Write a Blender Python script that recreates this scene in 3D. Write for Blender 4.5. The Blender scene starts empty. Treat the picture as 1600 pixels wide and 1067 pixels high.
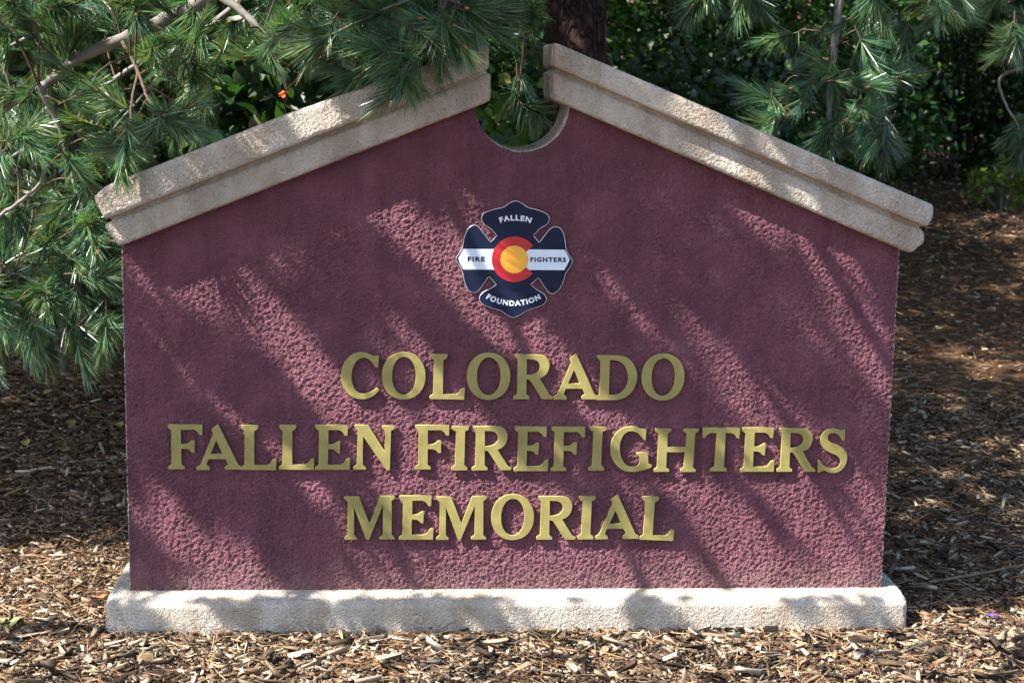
import bpy, bmesh, math, random
import numpy as np
from mathutils import Vector, Matrix, Quaternion

scene = bpy.context.scene
C = scene.collection
random.seed(7)
rng = np.random.default_rng(7)

# ------------------------------------------------------------------ camera
CAM = np.array([-0.31864, -5.10073, 1.75899])
RC = np.array([[0.99818771, -0.00501625, -0.05996773],
               [-0.05835074, 0.16296766, -0.98490443],
               [0.01471333, 0.98661866, 0.16237961]])
FPX = 2560.0
cam = bpy.data.cameras.new('camera')
cam.sensor_width = 36.0
cam.sensor_fit = 'HORIZONTAL'
cam.lens = FPX * 36.0 / 1600.0
cam.clip_start = 0.05
cam.clip_end = 500
cam.dof.use_dof = True
cam.dof.focus_distance = 5.05
cam.dof.aperture_fstop = 6.3
co = bpy.data.objects.new('camera', cam)
C.objects.link(co)
co.matrix_world = Matrix.Translation(CAM.tolist()) @ Matrix(RC.tolist()).to_4x4()
scene.camera = co

# ------------------------------------------------------------------ light
SUN = Vector((0.62, 0.235, -0.748)).normalized()          # the way the light travels
world = bpy.data.worlds.new('World')
scene.world = world
world.use_nodes = True
wn = world.node_tree
sky = wn.nodes.new('ShaderNodeTexSky')
sky.sky_type = 'NISHITA'
sky.sun_disc = False
sky.sun_elevation = math.asin(-SUN.z)
sky.sun_rotation = math.atan2(-SUN.x, -SUN.y)
wn.links.new(sky.outputs[0], wn.nodes['Background'].inputs[0])
wn.nodes['Background'].inputs[1].default_value = 0.095
sl = bpy.data.lights.new('sun', 'SUN')
sl.energy = 5.0
sl.angle = math.radians(0.45)
sl.color = (1.0, 0.945, 0.86)
so = bpy.data.objects.new('sun', sl)
C.objects.link(so)
so.location = (-6, -5, 9)
so.rotation_euler = SUN.to_track_quat('-Z', 'Y').to_euler()
scene.view_settings.view_transform = 'Standard'
scene.view_settings.look = 'None'
scene.view_settings.gamma = 1.0
scene.view_settings.exposure = 2.0
scene.view_settings.use_curve_mapping = False
scene.render.engine = 'CYCLES'
scene.cycles.max_bounces = 6
scene.cycles.diffuse_bounces = 3
scene.cycles.use_denoising = True


# ------------------------------------------------------------------ helpers
def pt(px, py, y=0.0):
    """The point of the plane at depth y that the photograph shows at pixel (px, py)."""
    d = RC @ np.array([(px - 800.0) / FPX, -(py - 533.5) / FPX, -1.0])
    return CAM + d * ((y - CAM[1]) / d[1])


def ptv(px, py, y=0.0):
    return Vector(pt(px, py, y).tolist())


def in_frame(p, margin=0.0):
    q = RC.T @ (np.array(p) - CAM)
    if q[2] > -0.2:
        return False
    x, yy = q[0] / -q[2] * FPX + 800, -q[1] / -q[2] * FPX + 533.5
    return -margin < x < 1600 + margin and -margin < yy < 1067 + margin


def tag(o, label=None, cat=None, group=None, kind=None):
    if label: o['label'] = label
    if cat: o['category'] = cat
    if group: o['group'] = group
    if kind: o['kind'] = kind
    return o


def empty(name, loc=(0, 0, 0)):
    o = bpy.data.objects.new(name, None)
    C.objects.link(o)
    o.location = loc
    o.empty_display_size = 0.1
    return o


def link(name, me, parent=None, mats=(), smooth=False):
    """Link a mesh given in world coordinates; a parent at an offset keeps it where it is."""
    for m in mats:
        me.materials.append(m)
    if smooth:
        me.polygons.foreach_set('use_smooth', [True] * len(me.polygons))
    o = bpy.data.objects.new(name, me)
    C.objects.link(o)
    if parent is not None:
        o.parent = parent
        root = parent
        off = Vector((0, 0, 0))
        while root is not None:
            off += root.location
            root = root.parent
        o.location = -off
    return o


def raw_mesh(name, verts, faces_flat, sizes, mat_idx=None):
    """A mesh from numpy arrays: verts n x 3, flat corner indices, corner count of each face."""
    me = bpy.data.meshes.new(name)
    verts = np.asarray(verts, dtype=np.float32)
    faces_flat = np.asarray(faces_flat, dtype=np.int32)
    sizes = np.asarray(sizes, dtype=np.int32)
    me.vertices.add(len(verts))
    me.vertices.foreach_set('co', verts.ravel())
    me.loops.add(len(faces_flat))
    me.loops.foreach_set('vertex_index', faces_flat)
    me.polygons.add(len(sizes))
    starts = np.concatenate([[0], np.cumsum(sizes)[:-1]]).astype(np.int32)
    me.polygons.foreach_set('loop_start', starts)
    if mat_idx is not None:
        me.polygons.foreach_set('material_index', np.asarray(mat_idx, dtype=np.int32))
    me.update(calc_edges=True)
    return me


def poly_prism(bm, pts_front, y0, pts_back, y1):
    """A closed prism between an outline (x, z) at depth y0 and the same outline at depth y1."""
    a = [bm.verts.new((p[0], y0, p[1])) for p in pts_front]
    b = [bm.verts.new((p[0], y1, p[1])) for p in pts_back]
    n = len(a)
    bm.faces.new(a)
    bm.faces.new(b[::-1])
    for i in range(n):
        bm.faces.new((a[i], b[i], b[(i + 1) % n], a[(i + 1) % n]))
    bmesh.ops.recalc_face_normals(bm, faces=bm.faces)


def tube_arrays(path, radii, sides=7):
    """Vertices and quads of a tapering tube along a polyline."""
    path = np.asarray(path, dtype=float)
    n = len(path)
    t = np.gradient(path, axis=0)
    t /= np.linalg.norm(t, axis=1)[:, None] + 1e-9
    ref = np.array([0.0, 0.0, 1.0]) if abs(t[0][2]) < 0.9 else np.array([1.0, 0, 0])
    vs = []
    u = np.cross(t[0], ref); u /= np.linalg.norm(u)
    for i in range(n):
        u = u - t[i] * (u @ t[i]); u /= np.linalg.norm(u) + 1e-9
        w = np.cross(t[i], u)
        a = np.arange(sides) / sides * 2 * np.pi
        vs.append(path[i] + radii[i] * (np.cos(a)[:, None] * u + np.sin(a)[:, None] * w))
    vs = np.concatenate(vs)
    f = []
    for i in range(n - 1):
        for k in range(sides):
            k2 = (k + 1) % sides
            f.append((i * sides + k, i * sides + k2, (i + 1) * sides + k2, (i + 1) * sides + k))
    return vs, np.array(f)


def smooth_path(pts, n=6):
    """Catmull-Rom through the points."""
    P = [np.asarray(p, float) for p in pts]
    P = [2 * P[0] - P[1]] + P + [2 * P[-1] - P[-2]]
    out = []
    for i in range(1, len(P) - 2):
        for k in range(n):
            t = k / n
            out.append(0.5 * ((2 * P[i]) + (-P[i - 1] + P[i + 1]) * t + (2 * P[i - 1] - 5 * P[i] + 4 * P[i + 1] - P[i + 2]) * t * t
                              + (-P[i - 1] + 3 * P[i] - 3 * P[i + 1] + P[i + 2]) * t ** 3))
    out.append(P[-2])
    return np.array(out)


# ------------------------------------------------------------------ materials
def new_mat(name, rough=0.8, spec=0.3):
    m = bpy.data.materials.new(name)
    m.use_nodes = True
    b = m.node_tree.nodes['Principled BSDF']
    b.inputs['Roughness'].default_value = rough
    b.inputs['Specular IOR Level'].default_value = spec
    return m, m.node_tree, b


def nd(nt, typ, **kw):
    n = nt.nodes.new(typ)
    for k, v in kw.items():
        if k in n.inputs:
            n.inputs[k].default_value = v
        else:
            setattr(n, k, v)
    return n


def ramp(nt, stops, fac=None, interp='LINEAR'):
    r = nt.nodes.new('ShaderNodeValToRGB')
    r.color_ramp.interpolation = interp
    e = r.color_ramp.elements
    while len(e) < len(stops):
        e.new(0.5)
    for el, (p, c) in zip(e, stops):
        el.position = p
        el.color = (*c, 1)
    if fac is not None:
        nt.links.new(fac, r.inputs[0])
    return r


def stucco_mat(name, c1, c2, scale, dist, fine=0.35, specks=None, edge=None):
    m, nt, b = new_mat(name, 0.66 if edge else 0.88, 0.34 if edge else 0.25)
    tc = nd(nt, 'ShaderNodeNewGeometry')
    pos = tc.outputs['Position']
    big = nd(nt, 'ShaderNodeTexNoise', Scale=3.1, Detail=5.0, Roughness=0.6)
    nt.links.new(pos, big.inputs['Vector'])
    col = ramp(nt, [(0.3, c1), (0.72, c2)], big.outputs['Fac'])
    out = col.outputs[0]
    if specks:
        sp = nd(nt, 'ShaderNodeTexNoise', Scale=230.0, Detail=2.0, Roughness=0.7)
        nt.links.new(pos, sp.inputs['Vector'])
        r = ramp(nt, [(0.3, (1, 1, 1)), (0.42, (0, 0, 0))], sp.outputs['Fac'])
        mx = nd(nt, 'ShaderNodeMix', data_type='RGBA')
        nt.links.new(r.outputs[0], mx.inputs['Factor'])
        nt.links.new(out, mx.inputs[6])
        mx.inputs[7].default_value = (*specks, 1)
        out = mx.outputs[2]
        # weathering stains, vertical runs and blotches
        mp = nd(nt, 'ShaderNodeMapping')
        mp.inputs['Scale'].default_value = (9, 9, 4)
        nt.links.new(pos, mp.inputs['Vector'])
        st = nd(nt, 'ShaderNodeTexNoise', Scale=1.0, Detail=6.0, Roughness=0.65)
        nt.links.new(mp.outputs[0], st.inputs['Vector'])
        r2 = ramp(nt, [(0.38, (0.62, 0.55, 0.47)), (0.62, (1, 1, 1))], st.outputs['Fac'])
        mu = nd(nt, 'ShaderNodeMix', data_type='RGBA', blend_type='MULTIPLY')
        mu.inputs['Factor'].default_value = 0.75
        nt.links.new(out, mu.inputs[6])
        nt.links.new(r2.outputs[0], mu.inputs[7])
        out = mu.outputs[2]
    if edge:
        sx = nd(nt, 'ShaderNodeSeparateXYZ')
        nt.links.new(pos, sx.inputs[0])
        ab = nd(nt, 'ShaderNodeMath', operation='ABSOLUTE')
        nt.links.new(sx.outputs[0], ab.inputs[0])
        en = nd(nt, 'ShaderNodeTexNoise', Scale=60.0, Detail=3.0)
        nt.links.new(pos, en.inputs['Vector'])
        ma = nd(nt, 'ShaderNodeMath', operation='MULTIPLY_ADD')
        nt.links.new(en.outputs['Fac'], ma.inputs[0])
        ma.inputs[1].default_value = 0.016
        nt.links.new(ab.outputs[0], ma.inputs[2])
        gt = nd(nt, 'ShaderNodeMath', operation='GREATER_THAN')
        nt.links.new(ma.outputs[0], gt.inputs[0])
        gt.inputs[1].default_value = edge
        mx = nd(nt, 'ShaderNodeMix', data_type='RGBA')
        nt.links.new(gt.outputs[0], mx.inputs['Factor'])
        nt.links.new(out, mx.inputs[6])
        mx.inputs[7].default_value = (0.42, 0.37, 0.33, 1)
        out = mx.outputs[2]
    if edge:
        sz = nd(nt, 'ShaderNodeSeparateXYZ')
        nt.links.new(pos, sz.inputs[0])
        sn = nd(nt, 'ShaderNodeTexNoise', Scale=14.0, Detail=6.0, Roughness=0.7)
        nt.links.new(pos, sn.inputs['Vector'])
        mz = nd(nt, 'ShaderNodeMath', operation='MULTIPLY_ADD')
        nt.links.new(sn.outputs['Fac'], mz.inputs[0]); mz.inputs[1].default_value = 0.30
        nt.links.new(sz.outputs[2], mz.inputs[2])
        rz_ = ramp(nt, [(0.22, (0.42, 0.42, 0.42)), (0.37, (0, 0, 0))], mz.outputs[0])
        mud = nd(nt, 'ShaderNodeMix', data_type='RGBA')
        nt.links.new(rz_.outputs[0], mud.inputs['Factor'])
        nt.links.new(out, mud.inputs[6]); mud.inputs[7].default_value = (0.27, 0.185, 0.155, 1)
        mpr = nd(nt, 'ShaderNodeMapping'); mpr.inputs['Scale'].default_value = (16, 16, 1.1)
        nt.links.new(pos, mpr.inputs['Vector'])
        rn = nd(nt, 'ShaderNodeTexNoise', Scale=1.0, Detail=5.0, Roughness=0.6)
        nt.links.new(mpr.outputs[0], rn.inputs['Vector'])
        rr = ramp(nt, [(0.34, (0.86, 0.85, 0.86)), (0.5, (1, 1, 1)), (0.72, (1.10, 1.12, 1.12))], rn.outputs['Fac'])
        mr_ = nd(nt, 'ShaderNodeMix', data_type='RGBA', blend_type='MULTIPLY'); mr_.inputs['Factor'].default_value = 1.0
        nt.links.new(mud.outputs[2], mr_.inputs[6]); nt.links.new(rr.outputs[0], mr_.inputs[7])
        out = mr_.outputs[2]
    nt.links.new(out, b.inputs['Base Color'])
    n1 = nd(nt, 'ShaderNodeTexNoise', Scale=scale, Detail=2.5, Roughness=0.5, Distortion=0.6)
    nt.links.new(pos, n1.inputs['Vector'])
    r1 = ramp(nt, [(0.25, (0, 0, 0)), (0.75, (1, 1, 1))], n1.outputs['Fac'])
    n2 = nd(nt, 'ShaderNodeTexNoise', Scale=scale * 3.3, Detail=2.0)
    nt.links.new(pos, n2.inputs['Vector'])
    ad = nd(nt, 'ShaderNodeMath', operation='MULTIPLY_ADD')
    nt.links.new(n2.outputs['Fac'], ad.inputs[0])
    ad.inputs[1].default_value = fine
    nt.links.new(r1.outputs[0], ad.inputs[2])
    bp = nd(nt, 'ShaderNodeBump', Strength=1.0, Distance=dist)
    tr = nd(nt, 'ShaderNodeTexNoise', Scale=7.0, Detail=3.0)
    nt.links.new(pos, tr.inputs['Vector'])
    rt = ramp(nt, [(0.32, (0.5, 0.5, 0.5)), (0.6, (1.1, 1.1, 1.1))], tr.outputs['Fac'])
    mh = nd(nt, 'ShaderNodeMath', operation='MULTIPLY')
    nt.links.new(ad.outputs[0], mh.inputs[0]); nt.links.new(rt.outputs[0], mh.inputs[1])
    nt.links.new(mh.outputs[0], bp.inputs['Height'])
    nt.links.new(bp.outputs[0], b.inputs['Normal'])
    return m


M = {}
M['plum'] = stucco_mat('plum_stucco', (0.171, 0.058, 0.081), (0.214, 0.077, 0.104), 190.0, 0.0095, edge=1.2262)
M['beige'] = stucco_mat('beige_stucco', (0.46, 0.405, 0.345), (0.56, 0.50, 0.435), 135.0, 0.0060, specks=(0.20, 0.165, 0.125))


def flat_mat(name, col, rough=0.5, metal=0.0, spec=0.4, var=0.12, scale=25.0, bump=0.0):
    m, nt, b = new_mat(name, rough, spec)
    b.inputs['Metallic'].default_value = metal
    g = nd(nt, 'ShaderNodeNewGeometry')
    n = nd(nt, 'ShaderNodeTexNoise', Scale=scale, Detail=4.0, Roughness=0.6)
    nt.links.new(g.outputs['Position'], n.inputs['Vector'])
    r = ramp(nt, [(0.3, tuple(c * (1 - var) for c in col)), (0.7, tuple(min(1, c * (1 + var)) for c in col))], n.outputs['Fac'])
    nt.links.new(r.outputs[0], b.inputs['Base Color'])
    rr = ramp(nt, [(0.3, (rough * 0.85,) * 3), (0.7, (min(1, rough * 1.15),) * 3)], n.outputs['Fac'])
    nt.links.new(rr.outputs[0], b.inputs['Roughness'])
    if bump:
        bp = nd(nt, 'ShaderNodeBump', Strength=0.6, Distance=bump)
        nt.links.new(n.outputs['Fac'], bp.inputs['Height'])
        nt.links.new(bp.outputs[0], b.inputs['Normal'])
    return m


M['brass'] = flat_mat('brushed_gold', (0.270, 0.228, 0.072), 0.62, 0.15, 0.4, 0.16, 22.0)
M['navy'] = flat_mat('navy_print', (0.004, 0.009, 0.030), 0.5, 0.0, 0.22, 0.1)
M['white'] = flat_mat('white_print', (0.62, 0.67, 0.76), 0.35, 0.0, 0.5, 0.03)
M['red'] = flat_mat('red_print', (0.42, 0.012, 0.022), 0.35, 0.0, 0.5, 0.05)
M['yellow'] = flat_mat('yellow_print', (0.78, 0.36, 0.035), 0.35, 0.0, 0.5, 0.05)
M['alloy'] = flat_mat('sheet_metal_edge', (0.55, 0.55, 0.56), 0.4, 0.8)


def island_mat(name, stops, rough=0.7, spec=0.3, transl=0.0, tcol=None, obj_var=0.25, interp='LINEAR', grain=None):
    """Colour picked at random for each separate piece (chip, needle, leaf), with a shift for each object."""
    m, nt, b = new_mat(name, rough, spec)
    g = nd(nt, 'ShaderNodeNewGeometry')
    oi = nd(nt, 'ShaderNodeObjectInfo')
    r = ramp(nt, stops, g.outputs['Random Per Island'], interp)
    hs = nd(nt, 'ShaderNodeHueSaturation')
    mr = nd(nt, 'ShaderNodeMapRange')
    mr.inputs['To Min'].default_value = 1 - obj_var
    mr.inputs['To Max'].default_value = 1 + obj_var
    nt.links.new(oi.outputs['Random'], mr.inputs['Value'])
    nt.links.new(mr.outputs[0], hs.inputs['Value'])
    mr2 = nd(nt, 'ShaderNodeMapRange')
    mr2.inputs['To Min'].default_value = 0.5 - obj_var * 0.10
    mr2.inputs['To Max'].default_value = 0.5 + obj_var * 0.10
    ml = nd(nt, 'ShaderNodeMath', operation='FRACT')
    mm = nd(nt, 'ShaderNodeMath', operation='MULTIPLY')
    mm.inputs[1].default_value = 17.3
    nt.links.new(oi.outputs['Random'], mm.inputs[0])
    nt.links.new(mm.outputs[0], ml.inputs[0])
    nt.links.new(ml.outputs[0], mr2.inputs['Value'])
    nt.links.new(mr2.outputs[0], hs.inputs['Hue'])
    nt.links.new(r.outputs[0], hs.inputs['Color'])
    out = hs.outputs[0]
    if grain:
        n = nd(nt, 'ShaderNodeTexNoise', Scale=grain, Detail=3.0)
        nt.links.new(g.outputs['Position'], n.inputs['Vector'])
        rg = ramp(nt, [(0.3, (0.62, 0.6, 0.58)), (0.7, (1.12, 1.12, 1.12))], n.outputs['Fac'])
        mu = nd(nt, 'ShaderNodeMix', data_type='RGBA', blend_type='MULTIPLY')
        mu.inputs['Factor'].default_value = 1.0
        nt.links.new(out, mu.inputs[6])
        nt.links.new(rg.outputs[0], mu.inputs[7])
        out = mu.outputs[2]
    nt.links.new(out, b.inputs['Base Color'])
    if transl:
        tr = nt.nodes.new('ShaderNodeBsdfTranslucent')
        if tcol:
            mc = nd(nt, 'ShaderNodeMix', data_type='RGBA', blend_type='MULTIPLY')
            mc.inputs['Factor'].default_value = 1.0
            nt.links.new(out, mc.inputs[6])
            mc.inputs[7].default_value = (*tcol, 1)
            nt.links.new(mc.outputs[2], tr.inputs['Color'])
        else:
            nt.links.new(out, tr.inputs['Color'])
        mix = nt.nodes.new('ShaderNodeMixShader')
        mix.inputs[0].default_value = transl
        nt.links.new(b.outputs[0], mix.inputs[1])
        nt.links.new(tr.outputs[0], mix.inputs[2])
        nt.links.new(mix.outputs[0], nt.nodes['Material Output'].inputs[0])
    return m


M['needle'] = island_mat('pine_needle', [(0.0, (0.026, 0.075, 0.044)), (0.4, (0.048, 0.124, 0.066)), (0.75, (0.088, 0.165, 0.068)), (0.95, (0.17, 0.20, 0.065)), (1.0, (0.22, 0.12, 0.05))],
                         0.28, 0.7, 0.27, (1.6, 1.7, 0.7), 0.34)
M['twig'] = flat_mat('twig_bark', (0.070, 0.048, 0.034), 0.85, 0, 0.2, 0.35, 60.0, 0.002)
M['bud'] = flat_mat('orange_brown_bud', (0.26, 0.10, 0.03), 0.7, 0, 0.3, 0.3, 200.0)
M['limb'] = flat_mat('grey_limb_bark', (0.15, 0.138, 0.125), 0.8, 0, 0.25, 0.35, 40.0, 0.003)
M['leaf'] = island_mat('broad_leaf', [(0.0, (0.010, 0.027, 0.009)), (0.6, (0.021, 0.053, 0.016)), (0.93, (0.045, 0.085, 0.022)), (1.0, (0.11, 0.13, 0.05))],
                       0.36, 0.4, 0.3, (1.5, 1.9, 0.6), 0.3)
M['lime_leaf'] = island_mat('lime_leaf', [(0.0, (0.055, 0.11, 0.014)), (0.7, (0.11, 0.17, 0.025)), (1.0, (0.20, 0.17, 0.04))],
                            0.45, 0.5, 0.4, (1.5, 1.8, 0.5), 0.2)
M['chip'] = island_mat('wood_chip', [(0.0, (0.030, 0.019, 0.014)), (0.25, (0.070, 0.044, 0.030)), (0.5, (0.165, 0.108, 0.070)),
                                     (0.74, (0.265, 0.195, 0.140)), (0.90, (0.38, 0.315, 0.250)), (1.0, (0.56, 0.46, 0.34))],
                       0.85, 0.2, obj_var=0.12, grain=90.0)
M['straw'] = island_mat('pine_straw', [(0.0, (0.08, 0.033, 0.016)), (0.5, (0.18, 0.078, 0.036)), (1.0, (0.36, 0.22, 0.11))], 0.7, 0.3, obj_var=0.1)
M['litter'] = island_mat('fallen_leaf', [(0.0, (0.16, 0.09, 0.035)), (0.5, (0.26, 0.20, 0.06)), (1.0, (0.30, 0.28, 0.13))], 0.6, 0.35, 0.2, None, 0.3)


def soil_mat():
    m, nt, b = new_mat('mulch_soil', 0.95, 0.15)
    g = nd(nt, 'ShaderNodeNewGeometry')
    n = nd(nt, 'ShaderNodeTexNoise', Scale=26.0, Detail=8.0, Roughness=0.75)
    nt.links.new(g.outputs['Position'], n.inputs['Vector'])
    n2 = nd(nt, 'ShaderNodeTexNoise', Scale=1.3, Detail=3.0)
    nt.links.new(g.outputs['Position'], n2.inputs['Vector'])
    r = ramp(nt, [(0.32, (0.030, 0.018, 0.011)), (0.55, (0.085, 0.050, 0.029)), (0.75, (0.19, 0.125, 0.075))], n.outputs['Fac'])
    r2 = ramp(nt, [(0.35, (0.75, 0.62, 0.55)), (0.7, (1.1, 1.05, 1.0))], n2.outputs['Fac'])
    mu = nd(nt, 'ShaderNodeMix', data_type='RGBA', blend_type='MULTIPLY')
    mu.inputs['Factor'].default_value = 1.0
    nt.links.new(r.outputs[0], mu.inputs[6])
    nt.links.new(r2.outputs[0], mu.inputs[7])
    nt.links.new(mu.outputs[2], b.inputs['Base Color'])
    bp = nd(nt, 'ShaderNodeBump', Strength=0.9, Distance=0.012)
    nt.links.new(n.outputs['Fac'], bp.inputs['Height'])
    nt.links.new(bp.outputs[0], b.inputs['Normal'])
    return m


M['soil'] = soil_mat()


def bark_mat():
    m, nt, b = new_mat('pine_bark', 0.92, 0.2)
    tc = nd(nt, 'ShaderNodeTexCoord')
    mp = nd(nt, 'ShaderNodeMapping')
    mp.inputs['Scale'].default_value = (1, 1, 0.42)
    nt.links.new(tc.outputs['Object'], mp.inputs['Vector'])
    v = nd(nt, 'ShaderNodeTexVoronoi', Scale=24.0, feature='DISTANCE_TO_EDGE')
    ns = nd(nt, 'ShaderNodeTexNoise', Scale=9.0, Detail=4.0)
    nt.links.new(mp.outputs[0], ns.inputs['Vector'])
    add = nd(nt, 'ShaderNodeMix', data_type='RGBA', blend_type='LINEAR_LIGHT')
    add.inputs['Factor'].default_value = 0.12
    nt.links.new(mp.outputs[0], add.inputs[6])
    nt.links.new(ns.outputs['Color'], add.inputs[7])
    nt.links.new(add.outputs[2], v.inputs['Vector'])
    n2 = nd(nt, 'ShaderNodeTexNoise', Scale=45.0, Detail=5.0, Roughness=0.7)
    nt.links.new(tc.outputs['Object'], n2.inputs['Vector'])
    r = ramp(nt, [(0.0, (0.011, 0.006, 0.005)), (0.10, (0.034, 0.020, 0.016)), (0.4, (0.064, 0.042, 0.035))], v.outputs['Distance'])
    r2 = ramp(nt, [(0.3, (0.6, 0.5, 0.45)), (0.75, (1.25, 1.15, 1.1))], n2.outputs['Fac'])
    mu = nd(nt, 'ShaderNodeMix', data_type='RGBA', blend_type='MULTIPLY')
    mu.inputs['Factor'].default_value = 1.0
    nt.links.new(r.outputs[0], mu.inputs[6])
    nt.links.new(r2.outputs[0], mu.inputs[7])
    nt.links.new(mu.outputs[2], b.inputs['Base Color'])
    bp = nd(nt, 'ShaderNodeBump', Strength=1.0, Distance=0.012)
    r3 = ramp(nt, [(0.0, (0, 0, 0)), (0.22, (1, 1, 1))], v.outputs['Distance'])
    nt.links.new(r3.outputs[0], bp.inputs['Height'])
    bp2 = nd(nt, 'ShaderNodeBump', Strength=0.7, Distance=0.004)
    nt.links.new(n2.outputs['Fac'], bp2.inputs['Height'])
    nt.links.new(bp.outputs[0], bp2.inputs['Normal'])
    nt.links.new(bp2.outputs[0], b.inputs['Normal'])
    return m


M['bark'] = bark_mat()


# ------------------------------------------------------------------ ground
def ground_z(x, y):
    x = np.asarray(x, float); y = np.asarray(y, float)
    rise = 0.075 * np.clip(y - 0.9, 0, None) + 0.020 * np.clip(y - 9.0, 0, None) ** 1.5
    lump = 0.012 * np.sin(3.1 * x + 1.7 * y) * np.sin(2.3 * y - 0.9 * x + 1.0) + 0.02 * np.sin(0.9 * x + 0.4) * np.sin(0.8 * y)
    far = np.clip((np.abs(y - 0.15) - 0.25) / 0.8, 0, 1)
    return rise + lump * np.maximum(far, 0.25) - 0.020


def grid_ground():
    xs = np.concatenate([np.linspace(-60, -6, 19)[:-1], np.linspace(-6, 6, 121), np.linspace(6, 60, 19)[1:]])
    ys = np.concatenate([np.linspace(-40, -3, 13)[:-1], np.linspace(-3, 15, 181), np.linspace(15, 80, 27)[1:]])
    X, Y = np.meshgrid(xs, ys)
    Z = ground_z(X, Y)
    nx, ny = len(xs), len(ys)
    v = np.stack([X.ravel(), Y.ravel(), Z.ravel()], 1)
    i = (np.arange(ny - 1)[:, None] * nx + np.arange(nx - 1)[None]).ravel()
    f = np.stack([i, i + 1, i + 1 + nx, i + nx], 1)
    me = raw_mesh('ground', v, f.ravel(), np.full(len(f), 4))
    return link('ground', me, None, [M['soil']], True)


ground = grid_ground()
tag(ground, 'sloping ground under brown wood chip mulch', kind='structure')

# ------------------------------------------------------------------ the sign
sign = empty('memorial_sign', (0, 0.15, 0))
tag(sign, 'plum stucco memorial sign with beige coping and gold lettering', 'sign')
clouds = bpy.data.textures.new('stucco_relief', 'CLOUDS')
clouds.noise_scale = 0.0066
clouds.noise_depth = 1


def stucco_obj(name, bm, voxel, amp, mat, parent):
    me = bpy.data.meshes.new(name)
    bm.to_mesh(me); bm.free()
    o = bpy.data.objects.new(name + '_tmp', me)
    C.objects.link(o)
    md = o.modifiers.new('r', 'REMESH'); md.mode = 'VOXEL'; md.voxel_size = voxel
    sm = o.modifiers.new('s', 'SMOOTH'); sm.iterations = 2; sm.factor = 0.5
    dm = o.modifiers.new('d', 'DISPLACE'); dm.texture = clouds; dm.strength = amp; dm.mid_level = 0.5; dm.texture_coords = 'GLOBAL'
    dg = bpy.context.evaluated_depsgraph_get()
    me2 = bpy.data.meshes.new_from_object(o.evaluated_get(dg), depsgraph=dg)
    me2.name = name
    me2.materials.clear()
    bpy.data.objects.remove(o); bpy.data.meshes.remove(me)
    return link(name, me2, parent, [mat], True)


WALL_BOTTOM = 0.085
NX, NZ, NR = 0.014, 1.660, 0.148                      # the round notch in the peak
# wall outline (x, z), under the coping and round the notch
out = [(-1.22, WALL_BOTTOM), (1.22, WALL_BOTTOM), (1.22, 1.255), (0.165, 1.685)]
for k in range(33):
    a = math.radians(8) - math.radians(196) * k / 32
    out.append((NX + NR * math.cos(a), NZ + NR * math.sin(a)))
out += [(-0.137, 1.685), (-1.22, 1.252)]
bm = bmesh.new()
poly_prism(bm, out, 0.0, out, 0.30)
bmesh.ops.triangulate(bm, faces=[f for f in bm.faces if len(f.verts) > 4])
wall = stucco_obj('wall_panel', bm, 0.0038, 0.0100, M['plum'], sign)

# beige render on the inside of the notch, a few millimetres proud of the plum face
ring = []
ra, rb = math.radians(12), math.radians(-192)
for k in range(41):
    a = ra + (rb - ra) * k / 40
    ring.append((NX - 0.0030 + (NR + 0.003) * math.cos(a), NZ + (NR + 0.003) * math.sin(a)))
for k in range(41):
    a = rb + (ra - rb) * k / 40
    ring.append((NX - 0.0030 + (NR - 0.0035) * math.cos(a), NZ + (NR - 0.0045) * math.sin(a)))
bm = bmesh.new()
poly_prism(bm, ring, 0.005, ring, 0.295)
bmesh.ops.triangulate(bm, faces=[f for f in bm.faces if len(f.verts) > 4])
stucco_obj('notch_lining', bm, 0.0035, 0.005, M['beige'], sign)


def xz(lst, y):
    return [(float(pt(a, b, y)[0]), float(pt(a, b, y)[2])) for a, b in lst]


def course(bm, px, y0, y1, bev):
    t = bmesh.new()
    p = xz(px, y0)
    poly_prism(t, p, y0, p, y1)
    bmesh.ops.bevel(t, geom=list(t.edges), offset=bev, segments=3, affect='EDGES', profile=0.5)
    me = bpy.data.meshes.new('t'); t.to_mesh(me); t.free()
    bm.from_mesh(me); bpy.data.meshes.remove(me)


# left coping
bm = bmesh.new()
course(bm, [(145, 309), (163, 344), (764, 108), (764, 69), (455, 176), (164, 291)], -0.076, 0.376, 0.009)
course(bm, [(160, 352), (185, 386), (767, 158), (767, 113)], -0.047, 0.347, 0.010)
course(bm, [(175, 335), (182, 362), (756, 130), (752, 90)], -0.034, 0.334, 0.004)
coping = stucco_obj('coping', bm, 0.0055, 0.0045, M['beige'], sign)
# right coping
bm = bmesh.new()
course(bm, [(866, 66), (866, 105), (1449, 356), (1459, 340), (1460, 321)], -0.076, 0.376, 0.009)
course(bm, [(864, 111), (864, 156), (1424, 397), (1446, 379), (1445, 361)], -0.047, 0.347, 0.010)
course(bm, [(876, 90), (876, 130), (1432, 372), (1438, 345)], -0.034, 0.334, 0.004)
stucco_obj('coping', bm, 0.0055, 0.0045, M['beige'], sign)
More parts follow.
